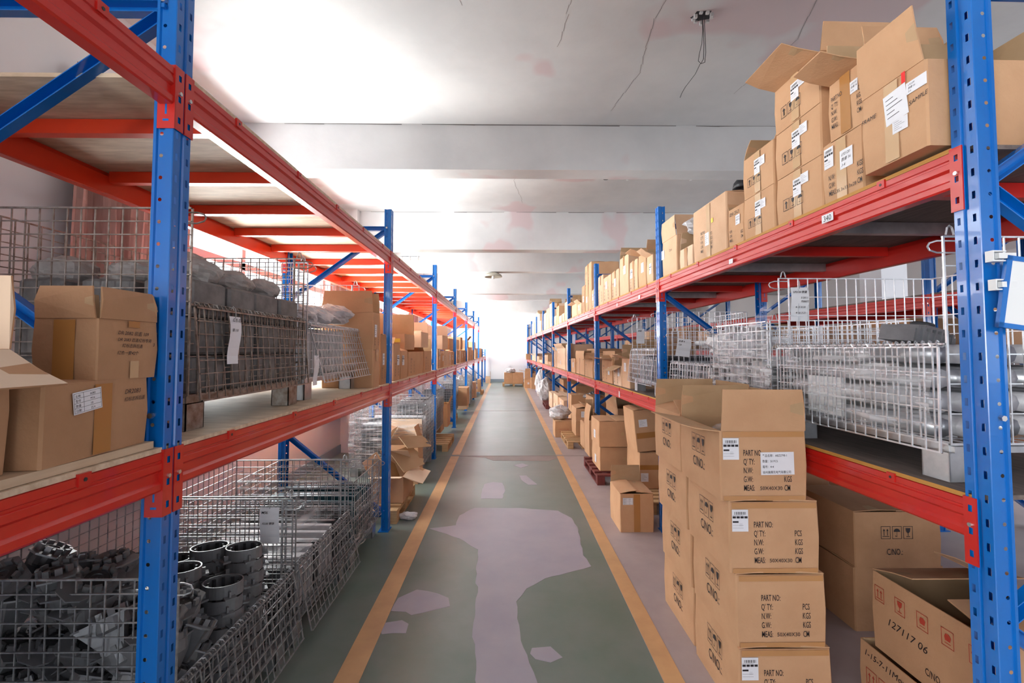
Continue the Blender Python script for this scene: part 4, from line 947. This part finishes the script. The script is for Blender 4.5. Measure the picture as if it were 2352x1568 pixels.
for a, b_, c_, d_ in ((-w2, -h2, w2, -h2+.014), (-w2, h2-.014, w2, h2), (-w2, -h2, -w2+.014, h2), (w2-.014, -h2, w2, h2)): fr.box(a, -.006, b_, c_, .006, d_)
build(fr, 'board_frame', blue, t, loc=(.14, 0, 0)); build(MB().box(-w2+.013, -.003, -h2+.013, w2-.013, .003, h2-.013), 'white_sheet', plastic_w, t, loc=(.14, 0, 0))
for px, py, nm in ((2281, 590, 'upper'), (2288, 655, 'lower')):
    c = thing('plastic_clip', 'white plastic clip on the first 340 post, %s of two' % nm, 'clip', cl(px, py, 1.315))
    mb = MB(); mb.box(-.02, .0, -.016, .02, .004, .016); mb.box(-.02, -.018, .012, .02, .0, .016); mb.box(-.02, -.018, -.016, .02, .0, -.012); mb.box(-.02, -.018, -.012, -.016, -.0, .012); mb.box(-.006, -.022, -.008, .045, -.010, .008); build(mb, 'clip_body', plastic_w, c)
card('long written card on the biggest 340 rack cage', cl(1836, 660, 2.40), .095, .18, 'f', [('LP2120 数量', -.04, -.03, .014), ('3 2011', -.0, -.06, .014), ('7500只', -.0, -.08, .014), ('4-15 8.30', -.03, -.11, .014), ('4-16 3-21', -.03, -.14, .014)])
card('grey card on the cage beyond the second post', cl(1471, 755, 4.95), .09, .16, 'f', [('前盖', -.03, -.03, .02)])
card('tilted card on the low cage with the grey bag', cl(1572, 778, 3.85), .12, .15, 'f', [('前罩 R', -.05, -.03, .018), ('120', -.05, -.06, .018)], tilt=.12)
card('large creased white sheet behind film on the low shelf cage', cl(1705, 762, 3.06), .14, .17, 'f', [('数量', -.03, -.06, .02)], tilt=-.1)
card('tall card on the rusty cage front', (-1.098, 1.86, 1.735), .075, .19, 'r', [('红色 后盖', -.03, -.02, .016), ('钢 110', -.03, -.06, .014)])
card('blank card on the corner of the silver shelf cage', (-1.09, 2.64, 1.57), .06, .17, 'r', [('上下', -.02, -.02, .014)])
card('written card on the castings cage far panel', cl(620, 1165, 2.44), .10, .185, 'f', [('M56.', -.04, -.03, .018), ('F2.00 单体', -.035, -.085, .014)])

# ---- castings and other cage contents ----
def housing_proto():
    t = thing('motor_housing', 'x', 'casting')
    mb = MB(); n = 28
    def lens(a, s=1.0):
        a = 2*math.pi*a/n; r = .082*s*(1-.20*abs(math.sin(a))**1.5); return (r*math.cos(a), r*.95*math.sin(a))
    prof = [(1.0, 0), (1.0, .052), (.93, .052), (.93, .0)]
    g = [[(*lens(i, s_), z) for i in range(n)] for s_, z in prof]
    for j in range(len(prof)-1):
        for i in range(n): mb.quad(g[j][i], g[j][(i+1) % n], g[j+1][(i+1) % n], g[j+1][i])
    build(mb, 'shell', greyc, t)
    mb = MB()
    for a in (-.9, .5, 2.2, 4.0):
        c, s_ = math.cos(a), math.sin(a); Mx = Matrix.Translation((.07*c, .06*s_, 0)) @ Matrix.Rotation(a, 4, 'Z'); mb.box(0, -.022, .0, .034, .022, .008, Mx); mb.box(.0, -.004, .008, .022, .004, .03, Mx)
    build(mb, 'lug', greyc, t, kind='stuff')
    mb = MB()
    for i in range(10): a = math.pi*2*i/10; Mx = Matrix.Translation((.06*math.cos(a), .05*math.sin(a), .0)) @ Matrix.Rotation(a, 4, 'Z'); mb.box(-.004, -.006, .006, .004, .006, .045, Mx)
    build(mb, 'rib', dark, t, kind='stuff'); return t
def casting_proto():
    t = thing('toothed_casting', 'x', 'casting'); mb = MB()
    mb.lathe([(.052, 0), (.058, .01), (.058, .05), (.048, .05), (.046, .01)], 20)
    pts = [(-.075, -.05), (.085, -.058), (.105, -.02), (.10, .04), (.07, .062), (-.06, .055), (-.085, .02)]
    mb.poly([(p[0], p[1], .052) for p in pts]); mb.poly([(p[0], p[1], .046) for p in pts][::-1])
    for i in range(len(pts)): a = pts[i]; b = pts[(i+1) % len(pts)]; mb.quad((*a, .046), (*b, .046), (*b, .052), (*a, .052))
    build(mb, 'flange', greyc, t)
    mb = MB()
    for i in range(10):
        a = math.pi*2*i/10; Mx = Matrix.Translation((.05*math.cos(a), .05*math.sin(a), .052)) @ Matrix.Rotation(a, 4, 'Z'); mb.box(-.005, -.010, 0, .006, .010, .022, Mx)
    build(mb, 'tooth_ring', greyc, t, kind='stuff')
    mb = MB(); mb.lathe([(.004, .06), (.018, .06), (.02, .064), (.036, .062), (.04, .054)], 18); build(mb, 'hub', dark, t)
    mb = MB(); mb.poly([(-.05, -.05, .046), (.09, -.05, .046), (.03, -.02, -.07), (-.02, -.02, -.07)]); mb.poly([(-.02, .03, -.07), (.03, .03, -.07), (.09, .05, .046), (-.05, .05, .046)]); mb.poly([(.09, -.05, .046), (.09, .05, .046), (.03, .03, -.07), (.03, -.02, -.07)]); mb.poly([(-.02, -.02, -.07), (-.02, .03, -.07), (-.05, .05, .046), (-.05, -.05, .046)])
    build(mb, 'skirt', greyc, t); return t
hp = housing_proto(); cp = casting_proto(); first = True
gH = 'oval motor housings stacked in the castings cage'; k = 0
for ci, (x, y, n, nm) in enumerate(((-1.43, 2.27, 9, 'rear column under the card'), (-1.265, 2.27, 9, 'rear column nearest the aisle'), (-1.235, 2.05, 8, 'front column nearest the aisle'), (-1.42, 2.05, 9, 'front column beside the post'), (-1.60, 2.28, 8, 'rear middle column'), (-1.78, 2.3, 8, 'rear column by the wall side'))):
    for i in range(n):
        o = hp if first else copy_tree(hp, (0, 0, 0), (0, 0, 0), '', gH); first = False
        o.location = (x+R.uniform(-.006, .006), y+R.uniform(-.006, .006), .135+.0585*i); o.rotation_euler = (0, 0, R.uniform(-.12, .12)+.2)
        o['label'] = 'grey oval motor housing, %s, %s' % (nm, 'topmost' if i == n-1 else ORD[i]+' up'); o['group'] = gH
first = True; gC = 'toothed grey castings heaped in the castings cage'
for j in range(6):
    for i in range(14):
        o = cp if first else copy_tree(cp, (0, 0, 0), (0, 0, 0), '', gC); first = False
        ix, iy = i % 5, i//5
        X = -1.25-.135*ix-(.24 if iy == 2 and ix < 2 else 0)-R.uniform(-.03, .03); Yy = 1.72+.115*iy+R.uniform(-.02, .02)
        zt = .20+.095*j+(.02*ix if j > 3 else 0)
        if j == 5 and ix < 2: X -= .3
        o.location = (X, min(Yy, 1.84), zt+R.uniform(-.02, .02)); o.rotation_euler = (R.uniform(-.5, .5), R.uniform(-.5, .5), R.uniform(0, 6.3))
        o['label'] = 'toothed grey casting, %s layer of the heap, %s, %s' % (('bottom', 'second', 'third', 'fourth', 'fifth', 'top')[j], ('camera side', 'middle', 'far side')[iy], ('aisle end', 'second from aisle', 'centre', 'second from wall', 'wall end')[ix]); o['group'] = gC
def block(label, name, cat, c, w, d, h, m_, rz=0, rx=0, n=1, group=None, bevel=.01):
    mb = MB(); b_ = bevel; x, y = w/2, d/2
    ring = lambda i, z: [(-x+b_+i, -y+i, z), (x-b_-i, -y+i, z), (x-i, -y+b_+i, z), (x-i, y-b_-i, z), (x-b_-i, y-i, z), (-x+b_+i, y-i, z), (-x+i, y-b_-i, z), (-x+i, -y+b_+i, z)]
    rs = [ring(b_, 0), ring(0, b_), ring(0, h-b_), ring(b_, h)]
    for q in range(3):
        for i in range(8): mb.quad(rs[q][i], rs[q][(i+1) % 8], rs[q+1][(i+1) % 8], rs[q+1][i])
    mb.poly(rs[0][::-1]); mb.poly(rs[3]); o = build(mb, name, m_, loc=c, rot=(rx, 0, rz)); tag(o, label, cat, group); return o
# rusty cage: grey wrapped bundles
gb = 'grey bundles piled in the rusty shelf cage'
for i in range(4):
    for j in range(3):
        for q in range(3):
            block('grey wrapped bundle inside the rusty cage, %s layer, %s' % (('bottom', 'second', 'third', 'top')[q], ('window side', 'middle', 'aisle side')[2-j]+('', ' near end', ' centre', ' far end')[i if i < 4 else 0]), 'wrapped_bundle', 'bundle', (-1.24-.23*j, 1.78+.215*i, ZLM+.135+.142*q), R.uniform(.17, .21), R.uniform(.17, .2), .138, greyb if q < 3 else greyl, R.uniform(-.08, .08), 0, group=gb)
for i, (dx, dy, rr_) in enumerate(((0, .05, .1), (.26, .12, .11), (.5, .05, .1), (.05, .34, .11), (.3, .4, .12), (.52, .36, .1), (.05, .62, .1), (.3, .68, .1), (.55, .66, .1))):
    bag('pale cloth-wrapped lump on the rusty cage heap, %s' % ('near aisle corner', 'near middle', 'near wall corner', 'aisle side, second row', 'centre', 'wall side, second row', 'far aisle corner', 'far middle', 'far wall corner')[i], (-1.25-dx, 1.78+dy, ZLM+.545+(.10 if i == 4 else 0)), rr_, rr_*.95, .062, greyl, 200+i, 'wrapped_lump', 'bundle', lob=.12)
gs = 'pale packages heaped in the silver shelf cage'
for i in range(11): block('upright pale plate in the silver shelf cage, %s from near' % ORD[i], 'flat_plate', 'panel', (-1.56, 2.80+.072*i, ZLM+.135), .60, .03, .30, white_m, R.uniform(-.04, .04), group='pale plates standing in the silver shelf cage')
for i in range(7): bag('white foam-wrapped package on top of the silver cage, %s' % ('near corner', 'second from near', 'middle', 'by the flap box', 'rear middle', 'rear near', 'top of heap')[i], (-1.30-.2*(i % 3), 2.82+.28*(i//2)*.75, ZLM+.44+.05*(i == 6)), .13, .13, .075, foam, 70+i, 'foam_package', 'package')
ORD = ['first', 'second', 'third', 'fourth', 'fifth', 'sixth', 'seventh', 'eighth', 'ninth', 'tenth', 'eleventh', 'twelfth', 'thirteenth', 'fourteenth']
# first 340 cage: long wrapped tubes, plate, grey cast lump
for i in range(9):
    for q in range(4):
        a = Vector((rowx(1, 1.58, .10+.08*i), 1.58, ZRM+.17+.085*q)); b_ = Vector((rowx(1, 2.34, .10+.08*i), 2.34, ZRM+.17+.085*q+.01))
        o = build(MB().tube([a, b_], .034, 8), 'wrapped_tube', foam if (i+q) % 3 else zinc, smooth=True); tag(o, 'long film-wrapped tube, %s layer, %s from the aisle side' % (('bottom', 'second', 'third', 'top')[q], ORD[i]), 'tube', 'film-wrapped tubes in the biggest 340 rack cage')
block('white panel standing inside the biggest 340 rack cage', 'white_board', 'board', (rowx(1, 2.10, .065), 2.10, ZRM+.15), .012, .22, .17, plastic_w, KR, bevel=.002)
t = thing('ribbed_casting', 'grey ribbed casting with a black ring on the tubes in the biggest cage', 'casting', (rowx(1, 1.80, .22), 1.80, ZRM+.46), (.1, .15, .35))
mb = MB(); mb.box(-.13, -.06, 0, .13, .06, .05); mb.box(-.05, -.05, .05, .10, .05, .075)
build(mb, 'casting_body', greyc, t)
for i in range(7): build(MB().box(-.12+.036*i, -.065, .0, -.108+.036*i, .065, .062), 'rib', greyc, t)
build(MB().tube([(.02+.04*math.cos(k*.7), .03*math.sin(k*.7), .085) for k in range(9)], .008, 6, closed=True), 'ring', dark, t)
sheet = MB(); n, k = 16, 10; g = [[Vector((rowx(1, 1.53+.8*i/n, .018), 1.53+.8*i/n, ZRM+.14+.30*j/k)) for i in range(n+1)] for j in range(k+1)]
for j in range(k):
    for i in range(n): sheet.quad(*[p+Vector((.012*math.sin(p.y*31+p.z*23), 0, 0)) for p in (g[j][i], g[j][i+1], g[j+1][i+1], g[j+1][i])])
tag(build(sheet, 'stretch_film', film, smooth=True), 'clear film wrapped round the tubes in the biggest shelf cage', 'film')
bag('silver-grey plastic bag in the low cage before the second post', (rowx(1, 3.35, .35), 3.35, ZRM+.34), .22, .2, .14, foam, 81)
ORD = ['first', 'second', 'third', 'fourth', 'fifth', 'sixth', 'seventh', 'eighth', 'ninth', 'tenth', 'eleventh', 'twelfth', 'thirteenth', 'fourteenth']
def plates(side, y0, y1, zb, u, w, h, n, m_, lab, grp):
    for i in range(n):
        y = y0+(y1-y0)*(i+.5)/n; block('%s, %s from near' % (lab, ORD[i]), 'standing_plate', 'plate', (rowx(side, y, u+w/2), y, zb+.135), w, (y1-y0)/n*.55, h*R.uniform(.85, 1), m_ if i % 4 else dark, R.uniform(-.05, .05), bevel=.003, group=grp)
plates(1, 3.2, 3.8, ZRM, .08, .62, .20, 12, zinc, 'metal plate standing in the low cage before the second post', 'plates in the low shelf cage')
plates(1, 4.33, 5.0, ZRM, .10, .62, .25, 12, zinc, 'metal plate standing in the tall cage past the second post', 'plates in the tall shelf cage')
plates(1, 2.5, 3.0, ZRM, .08, .62, .24, 8, foam, 'wrapped slab standing in the film-draped low cage', 'slabs in the film-draped cage')
plates(-1, 2.58, 3.28, 0, .14, .66, .30, 9, foam, 'white wrapped slab in the second floor cage', 'slabs in the second floor cage')
plates(-1, 3.48, 4.1, 0, .14, .66, .34, 9, tealc, 'dark teal plate in the low floor cage', 'teal plates in the low floor cage')
plates(-1, 5.92, 6.7, 0, .10, .72, .55, 9, foam, 'white wrapped slab in the tall floor cage', 'slabs in the tall floor cage')
plates(-1, 7.65, 8.4, .13, .17, .6, .5, 7, foam, 'white slab in the loose cage past the third post', 'slabs in the loose floor cage')
plates(-1, 10.2, 10.9, 0, .15, .66, .6, 7, dark, 'dark slab in the shaded floor cage', 'dark slabs in the shaded floor cage')
plates(-1, 13.0, 13.7, 0, .05, .7, .6, 6, foam, 'pale slab in the far film-wrapped cage', 'slabs in the far floor cage')
def drape(label, c0, c1, c2, c3, amp=.02, seed=1):
    mb = MB(); n, k = 18, 12; c0, c1, c2, c3 = map(Vector, (c0, c1, c2, c3)); rr = random.Random(seed); p1, p2 = rr.uniform(0, 6), rr.uniform(0, 6)
    g = [[(c0.lerp(c1, i/n)).lerp(c3.lerp(c2, i/n), j/k)+Vector((amp*math.sin(i*1.9+p1+j*.7), amp*math.sin(j*2.1+p2), -amp*2*math.sin(math.pi*i/n))) for i in range(n+1)] for j in range(k+1)]
    for j in range(k):
        for i in range(n): mb.quad(g[j][i], g[j][i+1], g[j+1][i+1], g[j+1][i])
    o = build(mb, 'stretch_film', film, smooth=True); tag(o, label, 'film'); return o
drape('clear stretch film sagging across the second floor cage', (-1.92, 3.25, .82), (-1.16, 3.30, .50), (-1.16, 2.58, .46), (-1.9, 2.6, .5), .015, 2)
drape('stretch film bunched over the cage with dark housings', (-1.9, 2.50, .80), (-1.2, 2.52, .55), (-1.2, 2.54, .15), (-1.9, 2.52, .15), .008, 3)
drape('film drawn slantwise over the low cage on the 340 shelf', (rowx(1, 2.4, .0), 2.4, ZRM+.70), (rowx(1, 3.1, .0), 3.1, ZRM+.42), (rowx(1, 3.1, -.01), 3.1, ZRM+.20), (rowx(1, 2.4, -.01), 2.4, ZRM+.25), .01, 4)

# ---- second row behind the 340 rack: goods seen through the gaps ----
for k_, (yy, lvz) in enumerate([(y, z) for y in (2.0, 2.7, 3.4, 4.6, 5.3, 6.1, 7.0, 7.9, 9.0, 10.2, 11.3, 12.6, 14.0) for z in (0, .765, 1.635)]):
    if R.random() < .15: continue
    y0, y1 = clear_frames(1, yy-.26, yy+.26); yy = (y0+y1)/2; x = 3.9-KR*yy; h = R.uniform(.22, .38) if lvz > .7 else R.uniform(.3, .6)
    carton((x+.3, yy, lvz), .5, (y1-y0)*R.uniform(.85, 1), h, KR, cm=R.choice((0, 1, 1, 2)), lite=R.random() < .5, flaps=None, reg=(2, {0: 'f', .765: 'm', 1.635: 't'}[lvz], yy, lvz, R.choice(('plain', 'printed', 'closed'))), marks=icons3('l', -.1, .12, .05, R.choice((ink, redink))) if R.random() < .5 else ())
o = block('long white shelf ledge seen beyond the 340 rack', 'white_ledge', 'ledge', (2.95, 7.6, 1.68), .35, 5.2, .06, white_m, KR, bevel=.004)
for y in (5.2, 7.6, 10.0): build(MB().box(-.02, y-7.6-.02, -1.68, .02, y-7.6+.02, 0), 'leg', white_m, o)
wh = []
for i, (x, y) in enumerate(((2.92, 5.6), (2.9, 6.4), (2.95, 7.3), (2.9, 8.2), (2.93, 9.1))):
    carton((x, y, 1.741), .26, .34, R.uniform(.1, .24), KR, cm=R.choice((3, 1, 2)), label='small box on the white ledge beyond the 340 rack, %s' % ('nearest end', 'second', 'middle', 'fourth', 'far end')[i], group='boxes on the white ledge')

# ---- curtains ----
def curtain(label, y0, y1, x=XW+.09, z0=.62, z1=3.28, seed=1):
    rr = random.Random(seed); mb = MB(); n = int((y1-y0)/.022); nz = 10; ph = rr.uniform(0, 6)
    g = [[(x+.045*math.sin(i*.62+ph)*(0.6+.4*math.sin(i*.13))+.012*math.sin(i*1.9+j*.4), y0+(y1-y0)*i/n+.012*math.sin(j*.9+i*.3), z0+(z1-z0)*j/nz+(.03*math.sin(i*.11) if j == 0 else 0)) for i in range(n+1)] for j in range(nz+1)]
    for j in range(nz):
        for i in range(n): mb.quad(g[j][i], g[j][i+1], g[j+1][i+1], g[j+1][i])
    o = build(mb, 'curtain', curt, smooth=True); tag(o, label, 'curtain', 'brown curtains along the window wall'); return o
curtain('dusty brown curtain gathered behind the first rack post', 2.62, 3.62, seed=1)
curtain('brown curtain gathered at the far side of the nearest window', 6.55, 7.2, seed=2)
curtain('narrow curtain at the start of the second window', 7.78, 8.5, seed=3)
curtain('brown curtain between second and third windows', 12.2, 13.0, seed=4)
curtain('farthest brown curtain beside the third pillar', 18.2, 19.0, seed=5)
# crumpled brown paper bundle above the near shelf board
bag('crumpled brown paper lying on the top board by the wall', (-1.78, 2.0, 2.507), .2, .15, .12, curt, 90, 'crumpled_paper', 'paper', lob=.3)

# ---- ceiling fittings ----
P = cl(1133, 633, 10.47)
t = thing('pendant_lamp', 'enamel pendant lamp hanging over the middle of the aisle', 'lamp', P)
mb = MB(); mb.lathe([(.03, .085), (.06, .08), (.13, .055), (.19, .015), (.205, -.03), (.20, -.032), (.175, .01), (.11, .04), (.03, .06)], 28); build(mb, 'lamp_shade', lamp_m, t, smooth=True)
mb = MB(); mb.lathe([(.0, -.075), (.03, -.07), (.035, -.05), (.03, .05), (.02, .08)], 14); build(mb, 'bulb', plastic_w, t, smooth=True)
mb = MB(); mb.tube([(0, 0, .08), (0, 0, CEIL-.46-P.z)], .012, 6); build(mb, 'stem', dark, t)
P = cl(1706, 424, 5.3)
t = thing('pendant_lamp', 'grey lamp hanging just above the stacked boxes of the 340 rack', 'lamp', P)
mb = MB(); mb.lathe([(.03, .09), (.06, .07), (.10, .02), (.115, -.05), (.11, -.05), (.09, .02), (.03, .06)], 24); build(mb, 'lamp_shade', dark, t, smooth=True)
mb = MB(); mb.tube([(0, 0, .09), (0, 0, CEIL-P.z)], .007, 6); build(mb, 'stem', dark, t)
def on_ceiling(px, py, z=CEIL): return on_z(px, py, z)
a = on_ceiling(1397, 409); b_ = on_ceiling(1690, 409)
t = thing('ceiling_conduit', 'thin pale conduit running across the ceiling to the lamp', 'conduit', (0, 0, 0))
build(MB().tube([(a.x, a.y, CEIL-.012), (b_.x, a.y, CEIL-.012)], .009, 6), 'pipe', wallm, t)
for f in (.15, .65): x = a.x+(b_.x-a.x)*f; build(MB().box(x-.012, a.y-.016, CEIL-.026, x+.012, a.y+.016, CEIL), 'bracket', plastic_w, t)
mb = MB(); mb.lathe([(.0, 0), (.035, 0), (.04, .012), (.04, .014)], 10, (a.x-.03, a.y, CEIL-.014)); build(mb, 'junction_box', dark, t)
c = on_ceiling(1612, 36); kk = c.z-H; Yc = c.y
t = thing('hanging_wires', 'loose wires dangling from a broken hole in the ceiling', 'wire', (c.x, c.y, CEIL))
mb = MB(); n = 14; mb.poly([(.065*math.cos(2*math.pi*i/n)*(1+.25*math.sin(i*2.3)), .05*math.sin(2*math.pi*i/n)*(1+.2*math.sin(i*1.7)), -.001) for i in range(n)][::-1]); build(mb, 'hole', dark, t)
mb = MB()
for i in range(9): a_ = i*.7; mb.box(.06*math.cos(a_), .05*math.sin(a_), -.012-.006*(i % 3), .06*math.cos(a_)+.02, .05*math.sin(a_)+.018, 0)
build(mb, 'plaster_chips', concrete, t)
def W3(px, py): v = cl(px, py, Yc); return tuple(v-Vector((c.x, c.y, CEIL)))
mb = MB(); mb.tube([W3(1613, 40), W3(1614, 70), W3(1612, 100), W3(1606, 125), W3(1604, 140), W3(1610, 146), W3(1616, 135), W3(1617, 100), W3(1615, 60), W3(1613, 40)], .0022, 4)
mb.tube([W3(1617, 38), W3(1620, 90), W3(1621, 120), W3(1619, 143), W3(1608, 147), W3(1597, 170), W3(1574, 200), W3(1566, 214), W3(1562, 224)], .0022, 4); build(mb, 'wire_loop', dark, t)
P = cl(965, 575, 7.62)
t = thing('insulator_rail', 'little metal rail with white insulators under the ceiling beam', 'rail', (P.x, P.y, P.z))
mb = MB(); mb.tube([(0, 0, .02), (0, 0, -.10), (-.34, 0, -.10)], .005, 5); build(mb, 'rail', dark, t)
for x in (-.04, -.18, -.32):
    mb = MB(); mb.lathe([(.0, -.17), (.02, -.165), (.035, -.15), (.02, -.145), (.018, -.135), (.03, -.125), (.03, -.11), (.008, -.105), (.006, -.08)], 12, (x, 0, 0)); build(mb, 'insulator', plastic_w, t)
for i, (y0, y1) in enumerate(((692+0, 736), (0, 0))[:1]):
    for j, (za, sag) in enumerate(((737, 2), (745, 3), (753, 1), (756, 0))):
        zz = cl(1160, za-5, 22.6).z; A = Vector((XW, 22.6, zz)); B = Vector((XR, 22.6, zz+.05))
        pts = [A.lerp(B, k/12)+Vector((0, 0, -.05*sag*math.sin(math.pi*k/12))) for k in range(13)]
        o = build(MB().tube(pts, .006, 4), 'overhead_wire', zinc); tag(o, 'thin wire strung across before the back wall, %s' % ('topmost', 'second', 'third', 'lowest')[j], 'wire')

# ------------------------------------------------------------------ labels for the boxes
ORD = ['first', 'second', 'third', 'fourth', 'fifth', 'sixth', 'seventh', 'eighth', 'ninth', 'tenth', 'eleventh', 'twelfth', 'thirteenth', 'fourteenth']
from collections import defaultdict
gr = defaultdict(list)
for e in BOX:
    o, side, shelf, y, z, look = e
    ys = YRk if side > 0 else YL[1:]
    bay = max(0, sum(1 for q in ys if q < y+.05))
    gr[(side, shelf, bay)].append(e)
rk = {1: '340 rack', -1: 'window-side rack', 2: 'second rack row'}; sh = {'t': 'top shelf', 'm': 'middle shelf', 'f': 'floor'}
for (side, shelf, bay), L in gr.items():
    L.sort(key=lambda e: (e[3], e[4]))
    for i, (o, sd, shf, y, z, look) in enumerate(L):
        o['label'] = '%s box, %s past %s post, %s of %s' % (look, ORD[min(i, 13)], ORD[min(bay-1, 13)] if bay else 'near', sh[shelf], rk[side])
        o['group'] = 'boxes on the %s, %s' % (sh[shelf], rk[side])
